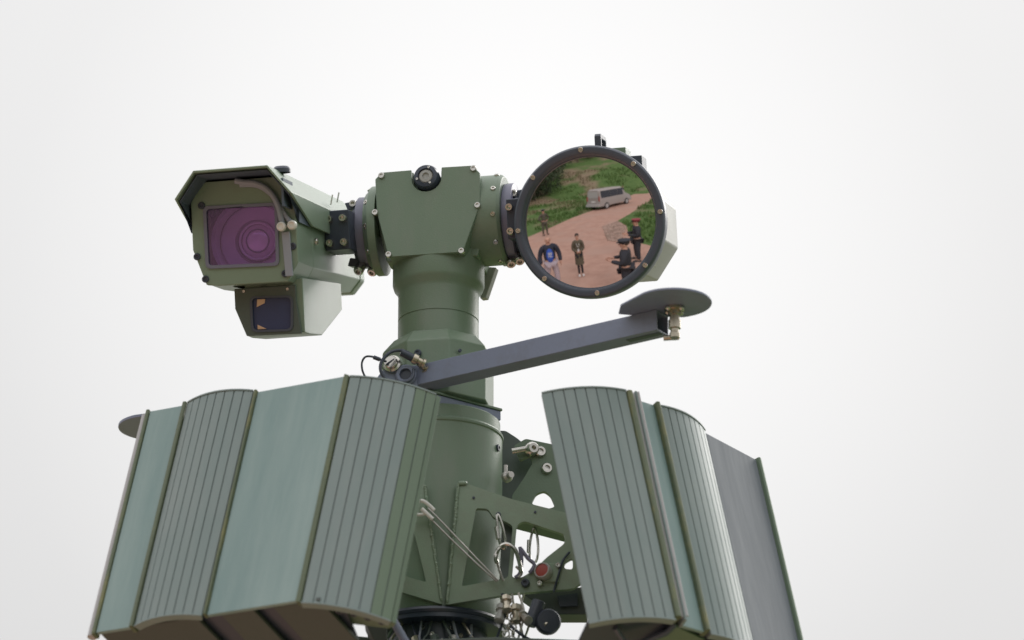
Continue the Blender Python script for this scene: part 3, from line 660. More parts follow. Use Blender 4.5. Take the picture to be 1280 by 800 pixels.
mb = MB(); mb.lathe([(53, 0), (50, 6), (44, 8), (42, 14), (34, 16)], (-196, -190, -26), (0, 1, 0), 56, cap=False); part('lens_barrel', mb, 'barrelP', c1)
mb = MB(); mb.lathe([(46, 0), (44, 3), (27, 3), (25, -5), (22, -6)], (-192, -186, -28), (0, -1, 0), 56, cap=False); part('lens_ring', mb, 'barrelP', c1)
mb = MB(); mb.torus((-189, -194, -28), (0, 1, 0), 22.5, 1.6, 48); part('lens_ring', mb, 'barrelP', c1)
mb = MB(); mb.lathe([(21, 0), (19, 3), (14, 5.5), (8, 7), (.1, 7.6)], (-189, -190, -28), (0, -1, 0), 40, cap=False); part('front_lens', mb, 'lens', c1)
mb = MB(); mb.torus((-189, -196, -28), (0, 1, 0), 14, .9, 40); part('lens_ring', mb, 'barrel', c1)
mb = MB(); mb.box((-198, -180, -25), (110, 3, 96)); part('interior_wall', mb, 'barrel', c1)
for q in ((246.5, 321), (257, 349), (356.5, 342), (366, 308), (252, 257)):
    v = T.on(*q, 1, -236.5); screw(c1, (v.x, -236.5, v.z), (0, -1, 0), SCREW_D)
# hood: folded sheet, its side edges cut back
def hood_ring(y, off=0):
    return None
def folded(sect, ys0, y1, th):
    """sheet folded along sect (x,z) with a front edge depth per corner"""
    n = len(sect); o_ = []; i_ = []
    cz = sum(z for _, z in sect)/n
    for k, (x, z) in enumerate(sect):
        a = V(sect[max(0, k-1)]); b = V(sect[min(n-1, k+1)]); t_ = (b-a).normalized(); nn = V((t_.y, -t_.x))
        if nn.dot(V((x, z))-V((0, -20))) > 0: nn = -nn
        o_.append((x, z)); i_.append((x+nn.x*th, z+nn.y*th))
    mb = MB(); vs = []
    for k in range(n):
        vs += [V((CX+o_[k][0], ys0[k], o_[k][1])), V((CX+o_[k][0], y1, o_[k][1])), V((CX+i_[k][0], y1, i_[k][1])), V((CX+i_[k][0], ys0[k], i_[k][1]))]
    fs = []
    for k in range(n-1):
        for j in range(4): fs.append((k*4+j, k*4+(j+1) % 4, (k+1)*4+(j+1) % 4, (k+1)*4+j))
    fs += [(0, 1, 2, 3), (n*4-4, n*4-3, n*4-2, n*4-1)]
    return mb.add(vs, fs)
sect = [(-72, -16), (-73, 20), (-46, 52), (46, 52), (73, 18), (72, -12)]
mb = folded(sect, [-196, -284, -292, -292, -288, -172], 128, 3.0); hood = part('sun_hood', mb, 'camgreen', c1, bevel=.6)
sect2 = [(x*.945, z*.94-1.2) for x, z in sect]
mb = folded(sect2, [-190, -275, -284, -284, -279, -168], -228, 1.0); part('hood_lining', mb, 'darkin', hood)
mb = MB(); mb.box((CX+60, -252, 20), (3, 50, 34)); part('hood_rib', mb, 'darkin', hood)
# skirt blocks below hood on the right side
# top latch
P = T.on(352, 212, 2, 54)
mb = MB(); mb.lathe([(11, 0), (11, 5), (8, 8), (5, 8), (4, 5), (.1, 5)], (P.x, P.y, 50), (0, 0, 1), 28, cap=False); part('filler_cap', mb, 'bezel', c1, bevel=.6)
# wiper: two curved rods with white end caps
def Tp(px, py, y): return T.on(px, py, 1, y)
w1 = [Tp(*q, -243) for q in ((294, 226), (305, 228), (318, 229), (332, 235), (342, 246), (348, 259), (351, 272), (353, 282))]
w2 = [Tp(*q, -240) for q in ((300, 231), (322, 232), (338, 242), (348, 256), (356, 268), (365, 281))]
mb = MB(); mb.tube(smooth_path([V(q) for q in w1]), 3.6, 10); part('washer_hose', mb, 'rubber', c1)
mb = MB(); mb.tube(smooth_path([V(q) for q in w2]), 3.2, 10); part('washer_hose', mb, 'rubber', c1)
for q in ((352.5, 283.5), (366, 281.5)):
    v = Tp(*q, -243); mb = MB(); mb.lathe([(5.6, 0), (6, 4), (5.2, 7), (3.6, 8), (3.2, 6.2), (.1, 6)], (v.x, -243, v.z), (0, -1, 0), 24, cap=False); part('nozzle_cap', mb, 'paleknob', c1)
a = Tp(353, 290, -240); b = Tp(363, 345, -240)
mb = MB(); mb.add([V((a.x-1, -236.4, a.z)), V((a.x+9, -236.4, a.z)), V((b.x+3, -236.4, b.z)), V((b.x-6, -236.4, b.z)), V((a.x-1, -241, a.z)), V((a.x+9, -241, a.z)), V((b.x+3, -241, b.z)), V((b.x-6, -241, b.z))], [(0, 1, 2, 3), (4, 5, 6, 7), (0, 1, 5, 4), (1, 2, 6, 5), (2, 3, 7, 6), (3, 0, 4, 7)]); part('hose_strip', mb, 'rubber', c1, bevel=.6)
v = T.on(395, 302, 0, -129); screw(c1, (-129.5, v.y, v.z), (1, 0, 0), SCREW, 'screw')
for q in ((413, 250), (421, 247)):
    v = T.on(*q, 0, -124); mb = MB(); mb.cyl((-124, v.y, v.z-6), (-120, v.y-4, v.z+6), 1, seg=6); part('wire_tail', mb, 'paleknob', c1)
# lower rangefinder box
lb = thing('rangefinder_box', 'dark green box with blue black window slung under the hooded camera', 'rangefinder', T)
lsec = [(-219, -86), (-219, -110.5), (-206, -145), (-137, -146.5), (-142, -105), (-142, -86)]
lwin = fillet([(-197.5, -98.5), (-147.5, -101), (-149.5, -141), (-197.5, -139)], 7, 4)
mb = MB(); mb.poly([(x, z) for x, z in lsec], lambda x, z: V((x, -206, z)), lambda x, z: V((x, -201, z)), [lwin]); part('front_plate', mb, 'camdark', lb, bevel=1)
side = [(-201, -78), (-201, -144.5), (-175, -145), (-105, -141), (18, -99), (18, -66)]
mb = MB(); mb.poly(side, lambda y, z: V((-207, y, z)), lambda y, z: V((-134, y, z))); part('housing', mb, 'camgreen', lb, bevel=1.2)
mb = MB(); mb.poly(lwin, lambda x, z: V((x, -203.5, z)), lambda x, z: V((x, -202, z))); part('window_pane', mb, 'bluepane', lb)
lwo = fillet([(-199.8, -96.5), (-145.3, -99), (-147.3, -143), (-199.8, -141)], 8, 4)
mb = MB(); mb.poly(lwo, lambda x, z: V((x, -207.6, z)), lambda x, z: V((x, -206.1, z)), [fillet([(-196.8, -99), (-148.2, -101.5), (-150.2, -140.3), (-196.8, -138.3)], 6, 4)]); part('window_frame', mb, 'bezel', lb)
for tri in (((-191, -101), (-181, -101), (-182, -106), (-192, -110)), ((-192, -132), (-184, -136), (-181, -137.5), (-192, -137.5))):
    mb = MB(); mb.poly(tri, lambda x, z: V((x, -204.6, z)), lambda x, z: V((x, -203.6, z))); part('reflector', mb, 'orange', lb)
for x, z in ((-207, -90), (-152, -91)): screw(lb, (x, -206.2, z), (0, -1, 0), screw_mesh(2, 1.2))

# mounting brackets: two blocks with four bolts and clamp ears
def bracket(label, sx, xa, xb, zc_):
    t_ = thing('mounting_bracket', label, 'bracket', T, group='brackets between head and cameras')
    mb = MB(); mb.box(((xa+xb)/2, -46, zc_), (abs(xb-xa), 62, 50)); part('block', mb, 'black', t_, bevel=1.5)
    xc = xa+sx*3
    mb = MB(); mb.lathe([(30, 0), (40, 2), (42, 9), (40, 12)], (xa-sx*6, 0, zc_), (sx, 0, 0), 40); part('clamp_ring', mb, 'black', t_, bevel=1)
    for s in (-1, 1):
        mb = MB(); mb.add([V((xc-10, -22, zc_+s*30)), V((xc+14, -22, zc_+s*34)), V((xc+20, -20, zc_+s*44)), V((xc-14, -20, zc_+s*40)), V((xc-10, 6, zc_+s*30)), V((xc+14, 6, zc_+s*34)), V((xc+20, 6, zc_+s*44)), V((xc-14, 6, zc_+s*40))], [(0, 1, 2, 3), (4, 5, 6, 7), (0, 1, 5, 4), (1, 2, 6, 5), (2, 3, 7, 6), (3, 0, 4, 7)]); part('clamp_ear', mb, 'black', t_, bevel=1)
    for dx in (-9, 9):
        for dz in (-16, 14):
            screw(t_, ((xa+xb)/2+dx, -77, zc_+dz), (0, -1, 0), screw_mesh(5, 8), 'bolt')
    screw(t_, (xc-2, -22, zc_+37), (0, -1, .2), screw_mesh(5, 6), 'bolt')
    for k in (0, 1):
        mb = MB(); mb.lathe([(5, -4), (6.5, 0), (6.5, 10), (5, 12), (3, 12), (2.5, 8), (.1, 8)], (xc+2-sx*2+k*sx*-14, -24+k*16, zc_-42-k*1), (.25*sx, -.8, -.75), 16, cap=False); part('hinge_bolt', mb, 'steel', t_)
    return t_
bracket('black bracket with four steel bolts holding the hooded camera to the head', -1, -99, -131, -8)
bracket('black clamp bracket between the head and the round thermal imager', 1, 101, 128, -10)

# ================================================================== thermal imager
c2 = thing('thermal_imager', 'round thermal imager with dark bezel and mirror-like lens, right of the head', 'camera', T)
gx, gz = GC
mb = MB(); mb.lathe([(91, 26), (94.2, 22), (94.8, 4), (94, 0.5), (92, -1.5), (87, -2.2), (84.6, -1.2), (83.6, 1), (82.2, 9), (80, 10)], (gx, -100, gz), (0, 1, 0), 96, cap=False); part('bezel', mb, 'bezel', c2)
mb = MB(); pr_ = []
for k in range(17):
    r = 83.4*k/16; pr_.append((max(r, .01), RS-sqrt(RS*RS-r*r)))
mb.lathe(pr_, (gx, GAPEX, gz), (0, 1, 0), 96, cap=False); part('lens', mb, 'germanium', c2, smooth=80)
for k in range(8):
    a = radians(93.5+45*k); screw(c2, (gx+89.3*cos(a), -101.8, gz+89.3*sin(a)), (0, -1, 0), SCREW_S)
def octa(hw, hh, f1, f2, y, dz=0): return [V((gx+x, y, gz+z+dz)) for x, z in ((-hw, -f1), (-f2, -hh), (f2, -hh), (hw, -f1), (hw, f1), (f2, hh), (-f2, hh), (-hw, f1))]
mb = MB(); mb.loft([octa(84, 74, 30, 48, -74), octa(87, 66, 26, 58, -60), octa(86, 64, 25, 58, 55), octa(78, 58, 22, 50, 66)]); part('housing', mb, 'dusty', c2, bevel=2)
mb = MB(); mb.box((gx-10, -30, gz+99-4), (3, 44, 0.1)); 
hp = [(gx+2, 0, gz+78), (gx+2, 0, gz+108), (gx+2, 26, gz+112), (gx+2, 50, gz+108), (gx+2, 50, gz+78)]
mb = MB()
A = T.on(749, 167, 1, -60); top = A.z
mb.poly([(-62, gz+70), (-62, top-3), (-59, top), (-22, top), (-19, top-3), (-19, gz+70), (-24, gz+70), (-24, top-6), (-56, top-6), (-56, gz+70)], lambda y, z: V((A.x-6, y, z)), lambda y, z: V((A.x+2, y, z))); part('carry_handle', mb, 'bezel', c2, bevel=.8)
a = T.on(786, 186, 1, -40); mb = MB(); mb.box((a.x-16, -40, a.z-20), (30, 40, 40)); part('mounting_rail', mb, 'camgreen', c2, bevel=.8)
a = T.on(805, 196, 1, -40); mb = MB(); mb.box((a.x-13, -40, a.z-20), (26, 36, 40)); part('mounting_rail', mb, 'bezel', c2, bevel=.8)
a = T.on(800, 338, 1, -30)
for k in range(3): screw(c2, (a.x-2+8*k, -20, a.z+6-0*k), (.3, -.3, -.9), SCREW, 'bolt')

# ================================================================== antenna arm
za = zc(457, -90, 518)
bd = V((.835, -.55, 0)).normalized(); bn = V((.55, .835, 0)).normalized()
P0 = V((-27, -90, 0)); LB = 348
arm = thing('antenna_arm', 'blue grey square beam with an oval antenna plate at its right end', 'antenna arm', WF)
def bp(s, t, z): q = P0+bd*s+bn*t; return V((q.x, q.y, z))
th = 2.2; hB = 26; wB = 27
def frame_ring(s, ins): return [bp(s, ins, za-ins), bp(s, wB-ins, za-ins), bp(s, wB-ins, za-hB+ins), bp(s, ins, za-hB+ins)]
mb = MB(); mb.loft([frame_ring(0, 0), frame_ring(LB, 0), frame_ring(LB, th), frame_ring(0, th)], cap=False); mb.loft([frame_ring(0, 0), frame_ring(0, th)], cap=False)
part('beam', mb, 'beam', arm, bevel=.9)
mb = MB(); mb.add([bp(4, th, za-th), bp(4, wB-th, za-th), bp(4, wB-th, za-hB+th), bp(4, th, za-hB+th)], [(0, 1, 2, 3)]); part('beam_plug', mb, 'black', arm)
mb = MB(); mb.loft([[bp(LB-48, 8, za-hB-.6), bp(LB-2, 8, za-hB-.6), bp(LB-2, 17, za-hB-.6), bp(LB-48, 17, za-hB-.6)], [bp(LB-48, 8, za-hB-.1), bp(LB-2, 8, za-hB-.1), bp(LB-2, 17, za-hB-.1), bp(LB-48, 17, za-hB-.1)]]); part('cable_slot', mb, 'black', arm)
# oval plate
cx, cy = 282, -298
def plate_outline():
    pts = []
    for k in range(-10, 11):
        a = radians(-33+k*10.5); pts.append((cx+47*cos(a), cy+47*sin(a)))
    pts += [(246, -257), (219, -264), (221, -290)]
    return pts
po = plate_outline()
mb = MB(); mb.poly(po, lambda x, y: V((x, y, za+.3)), lambda x, y: V((x, y, za+3.3))); part('antenna_plate', mb, 'beam', arm, bevel=.8)
q = plane(843, 385, (0, 0, (za)*K), V((0, 0, 1)))/K
mb = MB(); mb.lathe([(12, 0), (12, 3), (8, 4), (8, 9), (6, 10), (6, 15), (7.4, 16), (7.4, 26), (5, 27), (5, 31), (6.2, 32), (6.2, 38), (3, 40)], (q.x, q.y, za), (0, 0, -1), 20)
conn = part('coaxial_connector', mb, 'brass', arm)
mb = MB(); mb.cyl((q.x-13, q.y+3, za-37), (q.x+5, q.y, za-37), 3.4, seg=14); part('elbow', mb, 'brass', conn)
for k in range(4):
    a = radians(45+90*k); mb = MB(); mb.sphere((q.x+11*cos(a), q.y+11*sin(a), za-3), 3.6, 10, 8); part('nut', mb, 'steel', conn)
# hinge lug at the left end
lo = onY(508, 468, -97)
mb = MB(); mb.poly([(lo.x+14, lo.z+14), (lo.x-8, lo.z+13), (lo.x-30, lo.z+7), (lo.x-36, lo.z-2), (lo.x-22, lo.z-12), (lo.x+14, lo.z-16)], lambda x, z: V((x, -92, z)), lambda x, z: V((x, -84, z))); part('hinge_lug', mb, 'beam', arm, bevel=1.2)
mb = MB(); mb.lathe([(13, 0), (13, 6), (11, 8), (7.5, 8), (7, 1), (.1, 1)], (lo.x, -91, lo.z), (-.15, -1, 0), 32, cap=False); part('hinge_boss', mb, 'beam', arm)
mb = MB(); mb.lathe([(6.8, 0), (6.8, .8)], (lo.x, -94, lo.z), (-.15, -1, 0), 24); part('hinge_bore', mb, 'black', arm)
# second arm to the rear left with its plate
arm2 = thing('antenna_arm', 'antenna arm reaching back left, only its rounded plate tip shows beyond the left radar panel', 'antenna arm', WF)
b2 = V((-.935, .355, 0)).normalized(); n2 = V((.355, .935, 0)).normalized(); Q0 = V((-45, -20, 0))
def rp2(s, t, z): q_ = Q0+b2*s+n2*t; return V((q_.x, q_.y, z))
mb = MB(); mb.loft([[rp2(0, 0, za-2), rp2(0, 27, za-2), rp2(0, 27, za-26), rp2(0, 0, za-26)], [rp2(300, 0, za-2), rp2(300, 27, za-2), rp2(300, 27, za-26), rp2(300, 0, za-26)]]); part('beam', mb, 'beam', arm2, bevel=1)
c2x, c2y = plane(194, 536, (0, 0, za*K), V((0, 0, 1))).xy/K
mb = MB(); mb.poly([(c2x+47*cos(radians(160+k*10.5)), c2y+47*sin(radians(160+k*10.5))) for k in range(-10, 11)]+[(c2x+60, c2y-24), (c2x+60, c2y+10)], lambda x, y: V((x, y, za+.3)), lambda x, y: V((x, y, za+4.3))); part('antenna_plate', mb, 'beam', arm2, bevel=.8)

# bolt, cables and plugs at the hinge
hb = onY(489, 453, -100)
mb = MB(); mb.lathe([(11, -16), (11, -3), (8.4, -2), (8.4, 1.5), (7.4, 2.6), (.1, 2.6)], hb, (-.25, -1, .1), 28, cap=False); hbn = part('hinge_bolt', mb, 'steel', arm)
mb = MB(); mb.box(hb+V((-.7, -2.9, .2)), (14, .8, 1.6), Matrix.Rotation(radians(-35), 3, 'Y')); part('slot', mb, 'black', hbn)
mb = MB(); mb.lathe([(14, 0), (14, 9), (11, 11)], hb+V((4, 20, -1)), (-.25, -1, .1), 28); part('hinge_washer', mb, 'olive', arm)
cab = [onY(*q, y) for q, y in (((511, 441), -108), ((500, 438), -112), ((487, 441), -115), ((477, 452), -117), ((476, 464), -117), ((483, 474), -116), ((497, 477.5), -115), ((509, 477), -113), ((516, 471), -110), ((517, 462), -104))]
solo('cable', MB().tube(smooth_path(cab), 2.0, 10), 'black', 'black coaxial cable looped round the hinge bolt of the beam', 'cable')
cab = [onY(*q, y) for q, y in (((483, 452), -106), ((474, 449), -110), ((466, 446), -110), ((457, 446), -108), ((452.5, 453), -105), ((453, 463), -102), ((457, 473), -98), ((459, 484), -90))]
solo('cable', MB().tube(smooth_path(cab), 1.3, 8), 'black', 'thin dark cable arching against the sky left of the hinge bolt', 'cable')
solo('cable_ferrule', MB().cyl(onY(467, 446.5, -110), onY(475, 449.5, -110), 2.6, seg=12), 'black', 'small dark ferrule on the thin arching cable', 'ferrule')
A_ = onY(501, 440, -110); B_ = onY(516, 447.5, -106); C_ = onY(519, 448, -104)
pl = thing('cable_plug', 'black moulded cable plug with a brass nut beside the hinge bolt', 'plug', WF)
part('plug_sleeve', MB().cyl(A_, B_, 4.6, 5.2, 16), 'black', pl)
d_ = (B_-A_).normalized(); part('nut', MB().lathe([(6, 0), (6.6, 1), (6.6, 6), (4.5, 7), (4.5, 12), (6, 13), (6, 16)], B_, d_, 12), 'brass', pl)
part('fitting', MB().lathe([(4, 0), (4, 10), (6.6, 10), (6.6, 15), (3, 15)], B_+d_*6+V((2, 2, -3)), (d_+V((0, .6, -.1))), 12), 'brass', pl)

# ================================================================== radar panels
def arc(p0, p1, bulge, n):
    """n+1 points from p0 to p1 bowed towards -y by bulge"""
    p0 = V(p0); p1 = V(p1); d = p1-p0; nn = V((d.y, -d.x)).normalized()
    if nn.y > 0: nn = -nn
    L_ = d.length; R_ = (L_*L_/4+bulge*bulge)/(2*bulge); half = math.asin(L_/2/R_); out = []
    c_ = (p0+p1)/2-nn*(R_-bulge)
    for k in range(n+1):
        a = -half+2*half*k/n; out.append(c_+nn*R_*cos(a)+d.normalized()*R_*sin(a))
    return out
def slats(parent, p0, p1, bulge, n, L, ztop=0, gap=1.1, th=5, matf=None, back=True):
    sub = 4; pts = arc(p0, p1, bulge, n*sub)
    for k in range(n):
        seg_ = [pts[k*sub+j].copy() for j in range(sub+1)]
        d0 = (seg_[1]-seg_[0]).normalized(); d1 = (seg_[-1]-seg_[-2]).normalized(); seg_[0] += d0*gap/2; seg_[-1] -= d1*gap/2
        inn = []
        for j, q in enumerate(seg_):
            t_ = (seg_[min(j+1, sub)]-seg_[max(j-1, 0)]).normalized(); nn = V((t_.y, -t_.x)); nn = nn if nn.y > 0 else -nn; inn.append(q+nn*th)
        lp = seg_+inn[::-1]
        mb = MB(); mb.loft([[V((q.x, q.y, ztop)) for q in lp], [V((q.x, q.y, ztop-L)) for q in lp]]); part('slat', mb, matf(k) if matf else 'slat', parent, bevel=.5)
    # backing strip behind the grooves
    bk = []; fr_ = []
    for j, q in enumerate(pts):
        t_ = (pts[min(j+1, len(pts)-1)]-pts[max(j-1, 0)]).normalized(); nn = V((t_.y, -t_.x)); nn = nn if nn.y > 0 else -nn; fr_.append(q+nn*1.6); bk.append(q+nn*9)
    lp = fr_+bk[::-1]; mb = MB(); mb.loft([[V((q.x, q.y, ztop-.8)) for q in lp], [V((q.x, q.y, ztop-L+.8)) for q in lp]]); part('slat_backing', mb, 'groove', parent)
    # thin end lips
    for z in (ztop+1.2, ztop-L-1.2):
        lp2 = [q-V((0, 1.2)) for q in pts]+bk[::-1]; mb = MB(); mb.loft([[V((q.x, q.y, z-1.2)) for q in lp2], [V((q.x, q.y, z+1.0)) for q in lp2]]); part('end_cap', mb, 'slat', parent, bevel=.4)
def sheet(parent, p0, p1, L, th, matn, name='face_sheet', ztop=0):
    p0 = V(p0); p1 = V(p1); d = (p1-p0).normalized(); nn = V((d.y, -d.x)); nn = nn if nn.y > 0 else -nn
    lp = [p0, p1, p1+nn*th, p0+nn*th]; mb = MB(); mb.loft([[V((q.x, q.y, ztop)) for q in lp], [V((q.x, q.y, ztop-L)) for q in lp]]); return part(name, mb, matn, parent, bevel=.8)
def rail(parent, p, wd, dp, L, matn='rail', ang=0, ztop=2, fwd=0):
    R_ = Matrix.Rotation(radians(ang), 2); pr_ = [V((-wd/2, dp)), V((-wd/2, -dp*.4+.0)), V((-wd/4, -dp*.55)), V((wd/4, -dp*.55)), V((wd/2, -dp*.4)), V((wd/2, dp))]
    lp = [V(p)+R_ @ q for q in pr_]; mb = MB(); mb.loft([[V((q.x, q.y, ztop)) for q in lp], [V((q.x, q.y, ztop-L)) for q in lp]]); return part('edge_rail', mb, matn, parent, bevel=.8)
PL = Fr(plane(432, 470, (0, -.33, 0), V((0, 1, 0))), Rz(-27) @ Rx(-19))
rl = thing('radar_panel', 'grey green ribbed radar antenna panel left of the mast with four wide faces', 'radar antenna', PL, group='radar antenna panels')
L = 325
sheet(rl, (-268, 0), (-221, 0), L, 5, 'teal')
rail(rl, (-271, 2), 5, 8, L+4, 'rail'); mb = MB(); mb.lathe([(5.5, 0), (5.5, L)], (-278, 8, 0), (0, 0, -1), 16); part('edge_tube', mb, 'railL', rl)
rail(rl, (-218.5, 0), 5.5, 9, L+4, 'rail')
slats(rl, (-215, -2), (-124, -2), 10, 8, L)
rail(rl, (-121.5, 0), 4, 6, L+2, 'rail')
sheet(rl, (-119, 0), (-1.5, 0), L, 5, 'teal')
mb = MB(); mb.loft([[V((-1.8, -1.5, 3)), V((2.6, 1.8, 3)), V((2.5, 9, 3)), V((-2, 9, 3))], [V((-1.8, -1.5, -L-1)), V((2.6, 1.8, -L-1)), V((2.5, 9, -L-1)), V((-2, 9, -L-1))]]); part('corner_strip', mb, 'rail', rl, bevel=.8)
slats(rl, (4, 3), (90.5, 62), 8.5, 8, L, matf=lambda k: 'slat' if k < 6 else 'slatG')  # last two slats: shade at the turned end put into a darker green
mb = MB(); mb.loft([[V(q) for q in ((90.5, 62, 1), (93, 68, 1), (86, 74, 1), (84, 70, 1))], [V(q) for q in ((90.5, 62, -L-1), (93, 68, -L-1), (86, 74, -L-1), (84, 70, -L-1))]]); part('end_flange', mb, 'slatG', rl, bevel=.6)
# enclosure behind the faces
def enclosure(parent, prof_, depth, L, back):
    lp = [V(q) for q in prof_]+[V(q) for q in back]
    mb = MB(); mb.loft([[V((q.x, q.y, -5)) for q in lp], [V((q.x, q.y, -L+14)) for q in lp]]); part('enclosure', mb, 'slatG', parent, bevel=2)
enclosure(rl, [(-268, 12), (0, 12), (84, 72)], 50, L, [(70, 95), (0, 62), (-240, 62), (-268, 30)])
# base plates with dark webs between them
for x0, x1, d0, d1 in ((-266, -136, 10, 110), (-104, -62, 10, 120), (-36, 24, 14, 130)):
    mb = MB(); mb.loft([[V(q) for q in ((x0, d0-6, -L+7), (x1, d0-6, -L+7), (x1+14, d1, -L+1), (x0+12, d1, -L+1))], [V(q) for q in ((x0, d0-6, -L+2), (x1, d0-6, -L+2), (x1+14, d1, -L-4), (x0+12, d1, -L-4))]]); part('base_plate', mb, 'under', rl, bevel=.8)
mb = MB(); mb.loft([[V(q) for q in ((-266, 8, -L+12), (0, 8, -L+12), (40, 40, -L+12), (20, 140, -L+6), (-240, 130, -L+6))], [V(q) for q in ((-266, 8, -L+9), (0, 8, -L+9), (40, 40, -L+9), (20, 140, -L+3), (-240, 130, -L+3))]]); part('bottom_tray', mb, 'black', rl)
mb = MB(); 
for k in range(14): mb.box((-20+k*7, 118+k*.6, -L-6), (4, 3, 8))
part('cooling_comb', mb, 'black', rl)
for k in range(5):
    q = arc((8, 10), (88, 70), 6, 6)[k+1]; screw(rl, (q.x-2, q.y+9, -L+4), (0, 0, -1), SCREW_D, 'bolt')
screw(rl, (-271, 6, -L+2), (0, -.3, -1), SCREW_S, 'bolt')

PR = Fr(plane(785, 490, (0, -.30, 0), V((0, 1, 0))), Rz(34) @ Rx(-17))
rr = thing('radar_panel', 'ribbed radar antenna panel right of the mast with a plain blue grey end face', 'radar antenna', PR, group='radar antenna panels')
L = 320
slats(rr, (-99, 39), (-3, -.5), 9.5, 8, L)
rail(rr, (1.5, 2), 8, 11, L-2, 'rail', 0, 1)
sheet(rr, (6, 3), (14, -4), L-4, 3, 'railL', 'pale_strip', 2)
rail(rr, (12, 4), 3.5, 12, L+2, 'slat', -10, 3)
sheet(rr, (14, 9), (46, 12), L, 5, 'teal')
rail(rr, (49, 11), 6, 10, L+2, 'rail', 0, 2)
slats(rr, (55, 12), (139, 37), 8.5, 8, L)
sheet(rr, (142, 40), (236, 67), L, 5, 'greysheet')
rail(rr, (239, 68), 6, 9, L+3, 'slatG', 20, 2)
enclosure(rr, [(-78, 47), (0, 14), (50, 26), (142, 54), (236, 80)], 50, L, [(210, 125), (120, 105), (0, 80), (-48, 78)])
mb = MB(); mb.loft([[V(q) for q in ((-90, 50, -L+12), (0, 12, -L+12), (50, 24, -L+12), (236, 78, -L+12), (210, 150, -L+6), (-60, 150, -L+6))], [V(q) for q in ((-90, 50, -L+9), (0, 12, -L+9), (50, 24, -L+9), (236, 78, -L+9), (210, 150, -L+3), (-60, 150, -L+3))]]); part('bottom_tray', mb, 'black', rr)
for x0, x1 in ((6, 60), (70, 140)):
    mb = MB(); mb.loft([[V(q) for q in ((x0, 12+x0*.28, -L+5), (x1, 12+x1*.28, -L+5), (x1, 120, -L), (x0-20, 120, -L))], [V(q) for q in ((x0, 12+x0*.28, -L+1), (x1, 12+x1*.28, -L+1), (x1, 120, -L-4), (x0-20, 120, -L-4))]]); part('base_plate', mb, 'slatG', rr, bevel=.8)
mb = MB(); mb.tube([(-60, 40, -L+2), (-30, 60, -L-8), (0, 24, -L-3), (6, 14, -L+3)], 4, 8); part('bottom_brace', mb, 'bezel', rr)

# ================================================================== hooks, lanyards, connectors
def wire(label, paths, mtl='zinc', r=1.3, cat='lanyard', name='lanyard'):
    mb = MB()
    for p_ in paths: mb.tube(smooth_path(p_), r, 8)
    return solo(name, mb, mtl, label, cat)
Y1 = -94
t_ = thing('lanyard', 'twin steel wire lanyard slanting from the left bracket down to the right', 'lanyard', WF)
part('wire', MB().tube(smooth_path([onY(*q, -96) for q in ((531, 641), (560, 670), (590, 699), (621, 727))]), 1.1, 8), 'zinc', t_)
part('wire', MB().tube(smooth_path([onY(*q, -98) for q in ((535, 635), (552, 652), (590, 692), (623, 726))]), 1.1, 8), 'zinc', t_)
part('ferrule', MB().cyl(onY(527, 636, -100), onY(541, 649, -99), 2.6, seg=12), 'paleknob', t_)
part('hook', MB().tube(smooth_path([onY(*q, -98) for q in ((514, 643), (528, 643), (532, 640))]), 2.0, 10), 'paleknob', t_)
part('hook', MB().tube(smooth_path([onY(*q, -98) for q in ((516, 632), (520, 628), (528, 626), (536, 631), (543, 638))]), 2.2, 10), 'paleknob', t_)
def carab(label, top, bot, wd, y, r=1.9):
    A = onY(*top, y); B = onY(*bot, y); d = B-A; L_ = d.length; d.normalize(); sx = V((d.z, 0, -d.x)).normalized()
    pts = []
    for k in range(25):
        a = 2*pi*k/24; w_ = wd*(.55+.45*(1-cos(a))/2); pts.append(A+d*L_*(1-cos(a))/2+sx*sin(a)*w_)
    c_ = thing('carabiner', label, 'carabiner', WF, group='carabiners on the bracket')
    part('hook_body', MB().tube(pts[:-1], r, 8, closed=True), 'steel', c_)
    part('gate_sleeve', MB().cyl(A+d*L_*.35+sx*wd*.95, A+d*L_*.7+sx*wd*.98, r*1.5, seg=12), 'steel', c_)
carab('steel carabiner hanging from the slot in the right bracket plate', (622, 643), (630, 686), 4.5, Y1)
carab('small steel carabiner seen against the sky in the right bracket opening', (668, 660), (667, 704), 6.5, Y1+20, 1.6)
screw(mast, onY(623, 643, -87), (0, -1, 0), screw_mesh(3, .6, 'black'))
wire('thick steel shackle arching below the first carabiner', [[onY(*q, Y1-4) for q in ((621, 704), (620, 694), (625, 684), (634, 680), (643, 686), (648, 698), (652, 716))]], 'steel', 2.6, 'shackle', 'shackle')
wire('thin steel wire running from the shackle behind the lower bracket beam', [[onY(*q, Y1) for q in ((621, 700), (624, 712), (629, 726))], [onY(*q, Y1+2) for q in ((645, 708), (652, 716), (648, 722))]], 'zinc', 1.6)
wire('violet wire strand twisted beside the sky opening', [[onY(*q, Y1+4) for q in ((650, 684), (652, 700), (650, 716), (644, 722))], [onY(*q, Y1+4) for q in ((651, 686), (660, 698), (668, 706), (662, 716))]], 'ring', 2.4, 'wire', 'wire')
cn = thing('red_connector', 'round socket with a red plug face on the lower right bracket beam', 'connector', WF)
P = onY(681, 716, -88)
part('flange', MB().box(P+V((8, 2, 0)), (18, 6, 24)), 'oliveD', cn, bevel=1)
part('socket', MB().lathe([(8.5, -4), (10.5, 2), (10.5, 8), (9.6, 10), (8.4, 10), (8, 6)], P, (-.45, -1, .1), 28, cap=False), 'dusty', cn)
part('plug_face', MB().lathe([(8, 0), (8, 3), (6, 3.4), (.1, 3.4)], P+V((-2.4, -5.4, .5)), (-.45, -1, .1), 28, cap=False), 'red', cn)
